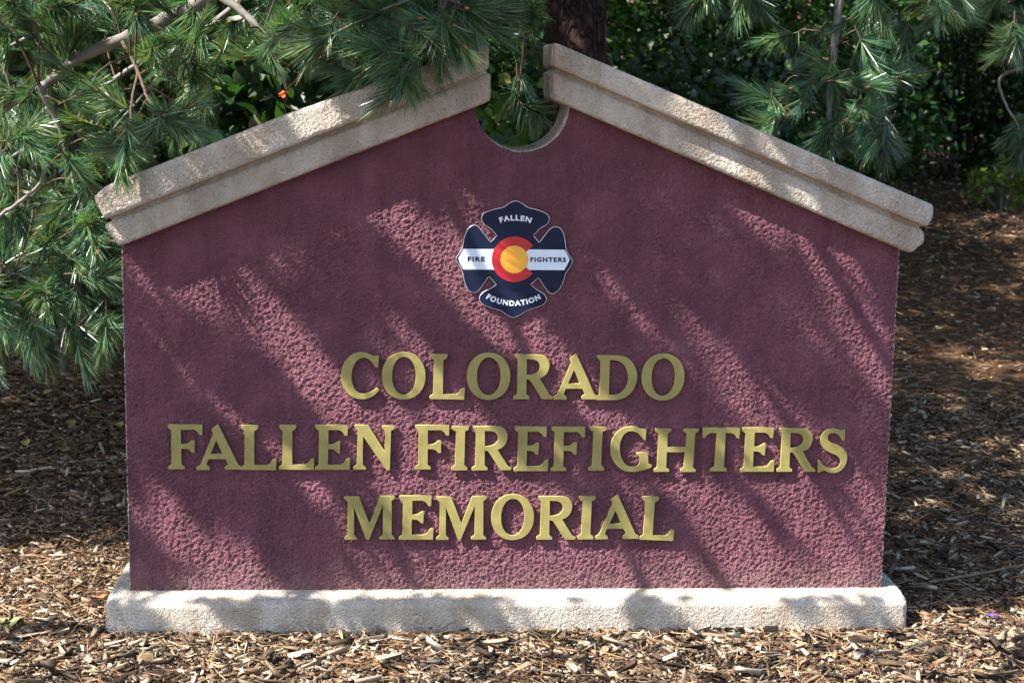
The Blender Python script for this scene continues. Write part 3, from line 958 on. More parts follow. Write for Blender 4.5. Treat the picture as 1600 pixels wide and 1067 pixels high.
# tufts read off the photograph: bud pixel, pixel that its needles point to, depth
KEY = [((43, 219), (118, 214), .05), ((30, 205), (60, 165), .06), ((50, 224), (95, 262), .05), ((10, 240), (25, 290), .08), ((-5, 200), (-20, 160), .1),
       ((99, 109), (55, 90), .40), ((131, 144), (180, 120), .35), ((262, 109), (230, 60), .45), ((411, 75), (360, 60), .40), ((411, 80), (440, 130), .38), ((276, 191), (352, 165), .02), ((276, 194), (340, 225), .0),
       ((270, 188), (235, 140), .05), ((240, 202), (180, 190), .04), ((232, 210), (200, 262), .0), ((204, 234), (215, 282), -.10), ((198, 228), (150, 225), .0), ((176, 165), (130, 150), .2), ((77, 15), (30, 5), .5), ((77, 18), (120, 40), .5),
       ((135, 352), (95, 395), .40), ((135, 352), (180, 330), .40), ((137, 360), (155, 410), .38), ((145, 425), (195, 420), .33), ((140, 425), (185, 455), .35), ((89, 437), (40, 440), .5), ((87, 438), (60, 480), .48),
       ((110, 470), (100, 525), .44), ((130, 480), (150, 540), .44), ((166, 515), (168, 570), .36), ((160, 505), (195, 500), .38), ((36, 493), (40, 540), .5), ((20, 470), (-10, 500), .5), ((60, 465), (20, 475), .5),
       ((580, 22), (525, 8), -.12), ((580, 24), (540, 45), -.12), ((584, 20), (600, -10), -.1), ((694, 47), (640, 40), -.15), ((694, 47), (700, 95), -.18), ((694, 50), (755, 95), -.16), ((690, 40), (665, 0), -.12), ((751, 25), (810, 10), -.12), ((755, 28), (820, 50), -.14),
       ((760, 20), (835, 30), -.10), ((745, 30), (770, 80), -.16), ((630, 117), (635, 170), -.22), ((630, 112), (595, 150), -.2), ((634, 112), (675, 150), -.2), ((628, 108), (640, 70), -.18), ((500, 64), (455, 85), -.13), ((505, 64), (480, 110), -.12), ((510, 60), (480, 40), -.12),
       ((550, 125), (510, 130), -.05), ((556, 122), (530, 145), -.06), ((590, 100), (570, 60), -.1), ((620, 95), (580, 95), -.14), ((660, 75), (620, 90), -.16), ((670, 70), (700, 100), -.18), ((660, 60), (640, 30), -.15), ((720, 40), (735, 100), -.15), ((700, 70), (740, 120), -.14), ((615, 60), (560, 70), -.1), ((640, 40), (600, 60), -.1),
       ((1100, -8), (1080, 45), .76), ((1105, -10), (1115, 40), .76), ((1095, -12), (1060, 20), .76), ((1165, -12), (1160, 28), .76), ((1168, -15), (1190, 20), .76), ((1366, 0), (1370, 50), .92), ((1360, 0), (1345, 45), .92),
       ((1300, 126), (1300, 175), .86), ((1300, 122), (1330, 150), .86), ((1296, 122), (1260, 100), .88), ((1290, 118), (1240, 130), .86), ((1255, 148), (1230, 190), .8), ((1240, 155), (1205, 150), .8), ((1203, 184), (1162, 190), .75), ((1203, 184), (1180, 215), .75), ((1210, 180), (1215, 225), .76), ((1197, 158), (1155, 150), .8),
       ((1345, 180), (1340, 225), .8), ((1350, 182), (1390, 170), .8), ((1382, 211), (1385, 262), .75), ((1380, 211), (1405, 240), .75), ((1378, 208), (1350, 245), .76), ((1383, 122), (1430, 118), 1.0), ((1383, 122), (1370, 165), 1.0), ((1350, 118), (1330, 75), .95), ((1383, 120), (1410, 80), 1.0), ((1298, 200), (1260, 235), .87), ((1298, 205), (1290, 250), .86),
       ((1469, 13), (1460, 65), .97), ((1465, 10), (1430, 45), .98), ((1472, 12), (1495, 50), .98), ((1500, 3), (1510, 42), .98), ((1584, 60), (1535, 85), .77), ((1584, 60), (1580, 110), .77), ((1590, 55), (1540, 40), .78), ((1600, 60), (1640, 95), .78), ((1595, 226), (1575, 265), 1.3), ((1597, 226), (1610, 270), 1.3), ((1590, 200), (1560, 230), 1.3)]
for (bx, by), (tx, ty), y in KEY:
    p, q = pt(bx, by, y), pt(tx, ty, y)
    d = q - p
    d = d / (np.linalg.norm(d) + 1e-9) + np.array([0, random.uniform(-0.55, 0.25), 0])
    d /= np.linalg.norm(d)
    foot = p - d * 0.085
    add_tuft(foot, d.tolist(), random.uniform(0.75, 1.12))
    a = nodes[np.argmin(((nodes - foot) ** 2).sum(1))]
    if np.linalg.norm(a - foot) < 0.35: add_twig(a, foot)


def fill(poly, n, y0, y1, out_dir, s0=0.68, s1=1.2):
    """Tufts spread through a part of the crown, each on a shoot from the nearest branch."""
    xs = [p[0] for p in poly]; ys = [p[1] for p in poly]
    done = 0
    while done < n:
        x, yy = random.uniform(min(xs), max(xs)), random.uniform(min(ys), max(ys))
        c = False; j = len(poly) - 1
        for i in range(len(poly)):
            if (poly[i][1] > yy) != (poly[j][1] > yy) and x < (poly[j][0] - poly[i][0]) * (yy - poly[i][1]) / (poly[j][1] - poly[i][1]) + poly[i][0]:
                c = not c
            j = i
        if not c: continue
        done += 1
        p = pt(x, yy, random.uniform(y0, y1))
        a = nodes[np.argmin(((nodes - p) ** 2).sum(1))]
        d = (p - a); d /= np.linalg.norm(d) + 1e-9
        d = d * 0.8 + np.array(out_dir) + rng.normal(0, 0.45, 3)
        d /= np.linalg.norm(d)
        foot = p - d * 0.08
        add_tuft(foot, d.tolist(), random.uniform(s0, s1))
        add_twig(a, foot)


fill([(-60, -60), (520, -60), (480, 60), (400, 150), (330, 190), (180, 260), (90, 330), (-60, 330)], 84, .25, 1.0, (-.25, -.3, -.25))
fill([(-60, 300), (150, 300), (160, 420), (180, 500), (120, 540), (60, 545), (-60, 560)], 50, .35, 1.0, (.15, -.2, -.5))
fill([(450, -50), (760, -50), (740, 60), (690, 110), (600, 130), (520, 120), (460, 60)], 34, -.1, .5, (-.1, -.3, -.4))
fill([(770, -30), (850, -30), (855, 190), (815, 190), (790, 90)], 8, .7, 1.2, (.1, -.2, -.5))
fill([(1170, 60), (1420, 40), (1410, 220), (1300, 240), (1180, 180)], 18, .8, 1.2, (.1, -.1, -.6))
fill([(1420, -60), (1660, -60), (1660, 60), (1560, 30), (1440, 10)], 14, .9, 1.3, (.1, -.2, -.6))
fill([(-80, -80), (560, -80), (420, 60), (300, 150), (150, 240), (60, 400), (-80, 420)], 44, 1.0, 1.7, (-.2, -.2, -.4), 1.0, 1.3)

def clumped(n, r, ext, clumps, spread):
    """Points in clumps through an ellipsoid, more of them near its outside."""
    d = r.normal(0, 1, (clumps, 3)); d /= np.linalg.norm(d, axis=1)[:, None]
    c = d * (r.uniform(0.25, 1, (clumps, 1)) ** 0.45) * np.array(ext)
    i = r.integers(0, clumps, n)
    return c[i] + r.normal(0, 1, (n, 3)) * spread


# the high boughs that overhang the front of the sign and shade it
SV = np.array(SUN)
LIT = {  # streaks of sun on the sign and the ground: pixel from, pixel to, half width; by the depth of the face they fall on
    0.0: [((700, 285), (770, 375), 20), ((735, 290), (760, 310), 22), ((905, 215), (950, 262), 12), ((960, 265), (1060, 335), 20), ((1040, 320), (1200, 470), 26), ((1200, 470), (1340, 610), 22),
          ((880, 350), (990, 470), 9), ((990, 475), (1080, 540), 18), ((1080, 540), (1210, 640), 18), ((630, 360), (720, 390), 12), ((700, 430), (760, 500), 14), ((770, 490), (860, 560), 30), ((860, 560), (960, 660), 20),
          ((640, 550), (760, 700), 10), ((480, 590), (560, 660), 20), ((560, 660), (640, 700), 20), ((640, 690), (720, 770), 34), ((720, 690), (800, 740), 14), ((690, 760), (900, 790), 22), ((700, 890), (960, 905), 26), ((800, 820), (960, 900), 20),
          ((960, 680), (1060, 760), 12), ((1060, 740), (1200, 880), 24), ((1200, 740), (1370, 900), 32), ((1280, 660), (1390, 800), 24), ((1360, 560), (1400, 640), 16), ((230, 820), (420, 910), 20), ((250, 420), (330, 500), 8), ((330, 430), (420, 540), 10),
          ((205, 400), (250, 455), 8), ((250, 530), (370, 665), 8), ((380, 430), (455, 525), 8), ((440, 540), (560, 660), 9), ((600, 480), (700, 600), 7), ((880, 300), (1010, 440), 8), ((925, 275), (1130, 480), 12), ((1000, 270), (1250, 520), 12),
          ((1085, 480), (1200, 620), 12), ((1160, 520), (1300, 670), 10), ((830, 520), (900, 620), 12), ((560, 700), (660, 800), 9), ((1000, 830), (1070, 905), 10), ((610, 345), (720, 470), 8), ((1290, 430), (1390, 540), 8), ((450, 700), (560, 830), 7)],
    -0.07: [((430, 215), (560, 175), 26), ((590, 215), (680, 180), 16), ((250, 300), (330, 280), 12), ((880, 120), (1000, 185), 26), ((1000, 165), (1120, 225), 20), ((1150, 240), (1250, 290), 14), ((870, 75), (1300, 272), 8), ((880, 132), (1320, 330), 9), ((180, 328), (420, 232), 8), ((200, 352), (420, 272), 7), ((1100, 175), (1200, 215), 12)],
    -0.09: [((780, 945), (960, 945), 11), ((1050, 945), (1200, 950), 11), ((250, 960), (330, 960), 9)],
    'ground': [((330, 1028), (580, 1038), 34), ((860, 1000), (1000, 1010), 12), ((1440, 930), (1640, 1000), 42), ((1350, 1050), (1600, 1060), 16), ((-40, 920), (150, 930), 30)]}


def lit_share(x, y, strips):
    """Share of the points that fall in the streaks."""
    hit = np.zeros(len(x), bool)
    for (ax, ay), (bx, by), w in strips:
        dx, dy = bx - ax, by - ay
        t = np.clip(((x - ax) * dx + (y - ay) * dy) / (dx * dx + dy * dy), 0, 1)
        hit |= (x - ax - t * dx) ** 2 + (y - ay - t * dy) ** 2 < (1.2 * w) ** 2
    return hit.mean()


def canopy(n, seed):
    r = np.random.default_rng(seed)
    A = []
    variants = [tuft_mesh(900 + k, 46, 3, 0.13, 0.085, 0.0034, 0.9, True) for k in range(5)]
    done = 0; tries = 0
    while done < n and tries < 12 * n:
        tries += 1
        u = r.random()
        x, y = r.uniform(-150, 1750), (r.uniform(60, 930) if u < .52 else r.uniform(915, 985) if u < .74 else r.uniform(985, 1130))
        yy = 0.0
        if y > 985: yy = -0.09 - (y - 985) * 0.0065
        elif y > 915: yy = -0.09
        elif y < 400 and r.random() < .22: yy = -0.07
        if x < 190 and y < 640: continue               # the left boughs stand in the open
        P = pt(x, y, yy)
        Q = P - SV * r.uniform(1.0, 3.0)
        if in_frame(Q, 110) or Q[2] < 1.95: continue
        d = r.normal(0, 1, 3) + np.array([-0.5, -0.5, -0.3]); d /= np.linalg.norm(d)
        s = r.uniform(0.7, 1.2) if yy > -.08 else r.uniform(0.42, 0.75)
        v, fl, sz, mi = variants[r.integers(5)]
        mw = np.array(tuft_matrix((Q - d * 0.1 * s).tolist(), d.tolist(), s))
        vw = v @ mw[:3, :3].T + mw[:3, 3]
        sm = vw[2::61]
        ok = True
        for key, strips in LIT.items():                # leave the gaps in the crown that let the sun through
            k = sm[:, 2] / SV[2] if key == 'ground' else (sm[:, 1] - key) / SV[1]
            hit = sm - SV * k[:, None]
            q = (hit - CAM) @ RC
            if lit_share(q[:, 0] / -q[:, 2] * FPX + 800, -q[:, 1] / -q[:, 2] * FPX + 533.5, strips) > 0.035:
                ok = False; break
        if not ok: continue
        A.append((vw, fl, sz, mi))
        done += 1
    return A


def join(arrs):
    off = 0; V, F, S, I = [], [], [], []
    for v, fl, sz, mi in arrs:
        V.append(v); F.append(fl + off); S.append(sz); I.append(mi); off += len(v)
    return np.concatenate(V), np.concatenate(F), np.concatenate(S), np.concatenate(I)


can = canopy(1500, 5)
rk = np.random.default_rng(8)
big_t = [tuft_mesh(950 + k, 40, 2, 0.34, 0.20, 0.012, 1.0, True) for k in range(4)]
from mathutils import noise as mn


def crown_shade_tufts(n, x0, x1, y0, y1, z0, z1, thr):  # unseen tufts added up the sun's path to shade mulch and shrubs
    k = 0
    while k < n:
        k += 1
        q = np.array([rk.uniform(x0, x1), rk.uniform(y0, y1), rk.uniform(z0, z1)])
        if mn.noise(Vector((q[0] * .9, q[1] * .75, 3.7))) + .5 * mn.noise(Vector((q[0] * 2.6, q[1] * 1.9, 9.1))) > thr: continue
        g = q + SV * (q[2] / -SV[2])
        if 2.2 < g[0] < 4.1 and 1.1 < g[1] < 1.8 and rk.random() < .75: continue      # sun reaches the boughs on the right
        p = q - SV * ((rk.uniform(3.2, 5.4) - q[2]) / -SV[2])
        if in_frame(p, 240): continue
        d = rk.normal(0, 1, 3); d[2] -= .4; d /= np.linalg.norm(d)
        v, fl, sz, mi = big_t[rk.integers(4)]
        mw = np.array(tuft_matrix(p.tolist(), d.tolist(), rk.uniform(.6, 1.0)))
        can.append((v @ mw[:3, :3].T + mw[:3, 3], fl, sz, mi))


crown_shade_tufts(2100, 1.1, 4.2, .3, 7.0, 0, .3, .32)
crown_shade_tufts(1300, -2.8, -1.2, 1.0, 4.6, 0, .2, .45)
crown_shade_tufts(1500, .2, 6.0, 5.0, 12.0, .3, 2.4, .34)
crown_shade_tufts(420, -4.5, .2, 5.4, 11.0, .3, 2.4, .30)
me = raw_mesh('needles', *join(can))
o = link('needles', me, pine, [M['needle'], M['twig'], M['bud']])
tag(o, kind='stuff')
# limbs that carry them
for (ex, ey, ez, h) in ((-2.6, -1.6, 2.9, 3.3), (-1.3, -2.2, 2.7, 3.5), (-0.4, -1.5, 3.1, 3.8), (-3.0, -0.4, 2.8, 3.6), (-2.0, -2.6, 3.3, 4.1), (0.2, -2.0, 3.4, 4.3)):
    a = T + [0, 0, h]; e = np.array([ex, ey, ez])
    branch([a, a * .6 + e * .4 + [0, 0, .15], a * .25 + e * .75 + [0, 0, .1], e], .035, .008)

if big_needles:
    arrs = []
    for me_, mw in big_needles:
        n = len(me_.vertices)
        v = np.empty(n * 3, np.float32); me_.vertices.foreach_get('co', v)
        v = v.reshape(-1, 3); m4 = np.array(mw)
        fl = np.empty(len(me_.loops), np.int32); me_.loops.foreach_get('vertex_index', fl)
        sz = np.empty(len(me_.polygons), np.int32); me_.polygons.foreach_get('loop_total', sz)
        mi = np.empty(len(me_.polygons), np.int32); me_.polygons.foreach_get('material_index', mi)
        arrs.append((v @ m4[:3, :3].T + m4[:3, 3], fl, sz, mi))
    o = link('needles', raw_mesh('needles', *join(arrs)), pine, [M['needle'], M['twig'], M['bud']])
    tag(o, kind='stuff')
tw = np.concatenate(twig_v); tfc = np.concatenate(twig_f)
tag(link('twigs', raw_mesh('twigs', tw, tfc.ravel(), np.full(len(tfc), 4)), pine, [M['twig']], True), kind='stuff')


# ------------------------------------------------------------------ broadleaf shrubs and trees behind
LEAF_SHAPE = np.array([(0, 0, 0), (.30, .28, .05), (.36, .62, .06), (0, 1, -.06), (-.36, .62, .06), (-.30, .28, .05), (0, .5, -.03)])
LEAF_F = np.array([(0, 1, 6), (1, 2, 6), (2, 3, 6), (3, 4, 6), (4, 5, 6), (5, 0, 6)])


def leaf_cloud(centres, size, r, up=0.5, jitter=0.25, detail=True):
    n = len(centres)
    nrm = r.normal(0, 1, (n, 3)) + np.array([0, -0.35, up * 2]); nrm /= np.linalg.norm(nrm, axis=1)[:, None]
    ax = np.cross(nrm, r.normal(0, 1, (n, 3))); ax /= np.linalg.norm(ax, axis=1)[:, None]
    bx = np.cross(nrm, ax)
    s = size * r.uniform(1 - jitter * 1.5, 1 + jitter, n)
    if detail:
        sh, fc = LEAF_SHAPE, LEAF_F
    else:
        sh, fc = LEAF_SHAPE[[0, 2, 3, 4]], np.array([(0, 1, 2), (0, 2, 3)])
    v = centres[:, None] + s[:, None, None] * (sh[None, :, 0:1] * ax[:, None] + sh[None, :, 1:2] * bx[:, None] + sh[None, :, 2:3] * nrm[:, None])
    k = len(sh)
    f = (np.arange(n)[:, None, None] * k + fc[None]).reshape(-1)
    return v.reshape(-1, 3), f, np.full(n * len(fc), 3)


def shrub_meshes(seed, ext, n, size, clumps, spread):
    r = np.random.default_rng(seed)
    p = clumped(n, r, ext, clumps, spread) + np.array([0, 0, ext[2] * 1.02])
    p[:, 2] = np.abs(p[:, 2]) + 0.02
    fol = raw_mesh('foliage', *leaf_cloud(p, size, r))
    V, F, off = [], [], 0
    for k in range(14):
        e = np.array([r.uniform(-.8, .8) * ext[0], r.uniform(-.8, .8) * ext[1], r.uniform(.8, 1.8) * ext[2]])
        path = smooth_path([np.array([r.normal(0, .06), r.normal(0, .06), -.1]), e * [.35, .35, .5] + r.normal(0, .04, 3), e], 5)
        v, f = tube_arrays(path, np.linspace(.016, .004, len(path)), 5)
        V.append(v); F.append(f + off); off += len(v)
    f = np.concatenate(F)
    st = raw_mesh('stems', np.concatenate(V), f.ravel(), np.full(len(f), 4))
    return fol, st


SHRUB = {}
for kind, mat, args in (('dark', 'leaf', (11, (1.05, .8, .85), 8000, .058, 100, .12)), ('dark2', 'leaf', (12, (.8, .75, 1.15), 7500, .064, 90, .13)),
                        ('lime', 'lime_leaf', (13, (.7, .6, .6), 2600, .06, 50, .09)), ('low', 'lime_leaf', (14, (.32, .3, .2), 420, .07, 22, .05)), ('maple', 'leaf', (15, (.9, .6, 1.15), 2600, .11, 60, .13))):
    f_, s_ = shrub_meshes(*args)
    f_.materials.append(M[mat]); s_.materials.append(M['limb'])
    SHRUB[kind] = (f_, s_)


def shrub(kind, x, y, label, cat='shrub', group=None, s=1.0, rz=0.0, name='shrub', dz=0.0):
    root = empty(name, (x, y, float(ground_z(x, y)) + dz))
    root.scale = (s, s, s); root.rotation_euler = (0, 0, rz)
    tag(root, label, cat, group)
    for nm, me in (('foliage', SHRUB[kind][0]), ('stems', SHRUB[kind][1])):
        o = bpy.data.objects.new(nm, me); C.objects.link(o); o.parent = root
        o['kind'] = 'stuff' if nm == 'foliage' else 'thing'
        if nm == 'stems': del o['kind']
    return root


def gx(px, d):
    """x at distance d behind the sign for a picture column."""
    return float(pt(px, 200, d)[0])


GB = 'dark shrubs behind the sign'
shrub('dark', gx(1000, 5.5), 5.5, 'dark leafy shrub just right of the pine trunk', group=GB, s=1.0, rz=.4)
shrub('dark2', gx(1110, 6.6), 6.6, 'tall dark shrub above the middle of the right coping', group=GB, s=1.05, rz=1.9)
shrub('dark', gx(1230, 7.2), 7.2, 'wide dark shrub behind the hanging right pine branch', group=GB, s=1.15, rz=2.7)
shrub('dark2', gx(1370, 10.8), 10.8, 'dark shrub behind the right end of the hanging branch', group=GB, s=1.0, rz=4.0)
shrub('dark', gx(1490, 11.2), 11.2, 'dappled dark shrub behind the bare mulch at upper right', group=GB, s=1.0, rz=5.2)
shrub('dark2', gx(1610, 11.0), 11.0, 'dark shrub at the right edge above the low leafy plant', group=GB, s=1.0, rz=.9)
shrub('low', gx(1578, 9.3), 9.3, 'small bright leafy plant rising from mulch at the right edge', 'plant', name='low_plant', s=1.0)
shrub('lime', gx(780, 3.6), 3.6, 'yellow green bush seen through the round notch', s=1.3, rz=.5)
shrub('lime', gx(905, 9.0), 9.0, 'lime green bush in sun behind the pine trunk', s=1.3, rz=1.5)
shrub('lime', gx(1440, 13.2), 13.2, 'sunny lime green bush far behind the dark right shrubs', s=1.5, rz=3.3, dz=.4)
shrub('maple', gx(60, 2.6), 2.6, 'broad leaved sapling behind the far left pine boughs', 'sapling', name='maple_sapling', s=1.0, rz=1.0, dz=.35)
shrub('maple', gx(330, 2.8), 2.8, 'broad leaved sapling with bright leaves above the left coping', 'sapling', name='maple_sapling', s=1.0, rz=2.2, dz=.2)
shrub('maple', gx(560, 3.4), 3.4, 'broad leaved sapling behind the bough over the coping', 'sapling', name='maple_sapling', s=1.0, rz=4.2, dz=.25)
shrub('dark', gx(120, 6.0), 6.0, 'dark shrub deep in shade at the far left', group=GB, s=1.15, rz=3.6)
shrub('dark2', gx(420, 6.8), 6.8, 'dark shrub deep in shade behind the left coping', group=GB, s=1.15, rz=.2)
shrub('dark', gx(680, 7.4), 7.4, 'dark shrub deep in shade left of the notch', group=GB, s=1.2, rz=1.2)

# crowns of the trees that close the background and keep it in shade
rb = np.random.default_rng(40)


def tree(x, y, h, spread, n, seed, label):
    r = np.random.default_rng(seed)
    z0 = float(ground_z(x, y))
    root = empty('maple_tree', (x, y, z0))
    tag(root, label, 'tree', 'broad leaved trees behind')
    path = smooth_path([(0, 0, -.2), (r.normal(0, .05), r.normal(0, .05), h * .35), (r.normal(0, .15), r.normal(0, .15), h * .8)], 6)
    V, F = [], []; off = 0
    v, f = tube_arrays(path, np.linspace(.13, .05, len(path)), 10); V.append(v); F.append(f); off = len(v)
    for k in range(12):
        s = path[int(r.integers(len(path) // 2, len(path) - 1))]
        d = r.normal(0, 1, 3); d[2] = abs(d[2]) * .6; d /= np.linalg.norm(d)
        e = s + d * spread * r.uniform(.5, .9)
        p = smooth_path([s, (s + e) / 2 + [0, 0, .15], e], 4)
        v, f = tube_arrays(p, np.linspace(.045, .012, len(p)), 6); V.append(v); F.append(f + off); off += len(v)
    f = np.concatenate(F)
    o = bpy.data.objects.new('trunk', raw_mesh('trunk', np.concatenate(V), f.ravel(), np.full(len(f), 4))); o.data.materials.append(M['bark'])
    C.objects.link(o); o.parent = root
    pts_ = clumped(n, r, (spread, spread, h * .32), 110, .28) + np.array([0, 0, h * .78])
    pts_ = pts_[pts_[:, 2] > 1.9]
    o = bpy.data.objects.new('crown', raw_mesh('crown', *leaf_cloud(pts_, .15, r, detail=False))); o.data.materials.append(M['leaf'])
    C.objects.link(o); o.parent = root; o['kind'] = 'stuff'


tree(5.0, 5.0, 5.8, 2.9, 11000, 50, 'broad leaved tree whose crown shades the right mulch')
tree(6.6, 9.6, 6.2, 3.0, 10000, 51, 'broad leaved tree standing in the dark right shrubs')
tree(1.2, 10.2, 6.2, 3.2, 12000, 52, 'broad leaved tree standing far behind the pine trunk')
tree(-2.6, 8.6, 6.4, 3.0, 9000, 53, 'broad leaved tree standing far behind the left boughs')
tree(-6.2, 5.0, 6.0, 2.6, 8000, 54, 'broad leaved tree beyond the left edge of the bed')


def thicket():
    r = np.random.default_rng(60)
    n = 42000
    x = r.uniform(-9, 11, n); y = r.uniform(13.5, 17.5, n)
    z = ground_z(x, y) + r.uniform(0, 1, n) ** .9 * 5.5
    v, f, s = leaf_cloud(np.stack([x, y, z], 1), .22, r, detail=False)
    return raw_mesh('thicket', v, f, s)


tag(link('thicket', thicket(), None, [M['leaf']]), 'dark thicket of leaves closing the view behind all shrubs', kind='stuff')


# ------------------------------------------------------------------ mulch
CHIP_V = np.array([(-.5, -.42, 0), (.5, -.3, 0), (.46, .36, 0), (-.4, .5, 0), (-.46, -.34, 1), (.42, -.26, 1), (.5, .3, 1), (-.5, .36, 1)])
CHIP_F = np.array([(0, 3, 2, 1), (4, 5, 6, 7), (0, 1, 5, 4), (1, 2, 6, 5), (2, 3, 7, 6), (3, 0, 4, 7)])


def chips(x, y, L, W, H, r, lift):
    n = len(x)
    yaw = r.uniform(0, 2 * np.pi, n); pit = r.normal(0, .20, n); rol = r.normal(0, .30, n)
    v = CHIP_V[None] * np.stack([L, W, H], 1)[:, None]
    v = v + r.normal(0, 1, v.shape) * (W * 0.12)[:, None, None]
    v[:, :, 2] += (v[:, :, 0] ** 2) * (r.normal(0, .9, n) / np.maximum(L, .01))[:, None]
    cy, sy, cp, sp, cr_, sr = np.cos(yaw), np.sin(yaw), np.cos(pit), np.sin(pit), np.cos(rol), np.sin(rol)
    Rz = np.zeros((n, 3, 3)); Rz[:, 0, 0] = cy; Rz[:, 0, 1] = -sy; Rz[:, 1, 0] = sy; Rz[:, 1, 1] = cy; Rz[:, 2, 2] = 1
    Ry = np.zeros((n, 3, 3)); Ry[:, 0, 0] = cp; Ry[:, 0, 2] = sp; Ry[:, 2, 0] = -sp; Ry[:, 2, 2] = cp; Ry[:, 1, 1] = 1
    Rx = np.zeros((n, 3, 3)); Rx[:, 0, 0] = 1; Rx[:, 1, 1] = cr_; Rx[:, 1, 2] = -sr; Rx[:, 2, 1] = sr; Rx[:, 2, 2] = cr_
    R = Rz @ Ry @ Rx
    v = np.einsum('nij,nkj->nki', R, v)
    v += np.stack([x, y, ground_z(x, y) + lift], 1)[:, None]
    return v


def outside_sign(x, y):
    return ~((np.abs(x) < 1.275) & (y > -0.082) & (y < 0.385))


def view_ok(x, y, m=420):
    z = ground_z(x, y)
    q = (np.stack([x, y, z], 1) - CAM) @ RC
    px = q[:, 0] / -q[:, 2] * FPX + 800; py = -q[:, 1] / -q[:, 2] * FPX + 533.5
    return (px > -m) & (px < 1600 + m) & (py < 1067 + 120)


def scatter_chips(n, x0, x1, y0, y1, r, lscale=1.0):
    x = r.uniform(x0, x1, n); y = r.uniform(y0, y1, n)
    k = outside_sign(x, y) & view_ok(x, y)
    x, y = x[k], y[k]; n = len(x)
    near = (np.abs(x) < 1.33) & (y > -.13) & (y < .45)
    L = np.clip(r.lognormal(math.log(.0170), .64, n), .005, .085) * lscale
    L = np.where(near, np.minimum(L, .030), L)
    W = np.clip(L * r.uniform(.08, 1.0, n) ** 1.7 * .60 + .0018, .0020, .017 * lscale); H = W * r.uniform(.12, .35, n)
    lift = r.uniform(0.0, .016, n)
    return x, y, L, W, H, lift


rc = np.random.default_rng(77)
sets = [scatter_chips(100000, -2.0, 1.9, -1.1, 0.0, rc), scatter_chips(32000, -2.9, -1.2, 0.0, 3.2, rc), scatter_chips(15000, -1.2, 1.2, 0.3, 3.4, rc, 1.2), scatter_chips(33000, 1.2, 2.9, 0.0, 3.0, rc), scatter_chips(24000, 1.2, 6.0, 3.0, 12.5, rc, 1.5), scatter_chips(7000, -4.0, -1.2, 3.2, 8.0, rc, 1.5)]
x, y, L, W, H, lift = [np.concatenate(a) for a in zip(*sets)]
dist = y + 5.1
seen = np.sqrt(L * W) / dist
order = np.argsort(-seen)
big = order[:280]; rest = order[280:]
v = chips(x[rest], y[rest], L[rest], W[rest], H[rest], rc, lift[rest])
n = len(rest)
f = (np.arange(n)[:, None, None] * 8 + CHIP_F[None]).reshape(-1)
o = link('wood_chips', raw_mesh('wood_chips', v.reshape(-1, 3), f, np.full(n * 6, 4)), None, [M['chip']])
tag(o, 'loose brown wood chip mulch spread round the sign', kind='stuff')
v = chips(x[big], y[big], L[big], W[big], H[big], rc, lift[big] + .008)
for k in range(len(big)):
    c = v[k].mean(0)
    me = raw_mesh('wood_chip', v[k] - c, CHIP_F.ravel(), np.full(6, 4))
    me.materials.append(M['chip'])
    o = bpy.data.objects.new('wood_chip', me); C.objects.link(o)
    o.parent = ground; o.location = c

# dry pine straw among the chips
n = 52000
x = np.concatenate([rc.uniform(-2.0, 1.9, 9000), rc.uniform(-2.9, .2, 15000), rc.uniform(1.2, 4.4, n - 24000)])
y = np.concatenate([rc.uniform(-1.1, 0, 9000), rc.uniform(-.1, 3.5, 15000), rc.uniform(-.05, 1, n - 24000) ** 1.3 * 9.0])
k = outside_sign(x, y) & view_ok(x, y); x, y = x[k], y[k]
base = np.stack([x, y, ground_z(x, y) + rc.uniform(.006, .03, len(x))], 1)
a = rc.uniform(0, 2 * np.pi, len(x)); d = np.stack([np.cos(a), np.sin(a), rc.normal(0, .16, len(x))], 1); d /= np.linalg.norm(d, axis=1)[:, None]
v, q, t = needle_arrays(base, d, rc.uniform(.05, .12, len(x)), rc.uniform(.0016, .0030, len(x)), rc.uniform(-.35, .35, len(x)), rc)
o = link('pine_straw', raw_mesh('pine_straw', v, np.concatenate([q, t]), np.concatenate([np.full(len(q) // 4, 4), np.full(len(t) // 3, 3)])), None, [M['straw']])
tag(o, 'dry reddish pine straw lying over the mulch', kind='stuff')

# fallen leaves, two sticks, a sawn knot of wood, a purple petal
def leaf_obj(name, x, y, size, mat, label, cat, group=None, tilt=.25, zoff=.026):
    v = LEAF_SHAPE.copy(); v[:, 1] -= .5
    v[:, 2] = v[:, 2] * 1.6 + .12 * v[:, 0] ** 2
    me = raw_mesh(name, v * size, LEAF_F.ravel(), np.full(6, 3)); me.materials.append(mat)
    o = bpy.data.objects.new(name, me); C.objects.link(o)
    o.location = (x, y, float(ground_z(x, y)) + zoff)
    o.rotation_euler = (random.uniform(-tilt, tilt), random.uniform(-tilt, tilt), random.uniform(0, 6.28))
    return tag(o, label, cat, group)


def on_ground(px, py):
    d = RC @ np.array([(px - 800.0) / FPX, -(py - 533.5) / FPX, -1.0])
    t = 1.0
    for _ in range(60):
        p = CAM + d * t
        t += (p[2] - float(ground_z(p[0], p[1]))) / -d[2] * 0.7
    return CAM + d * t


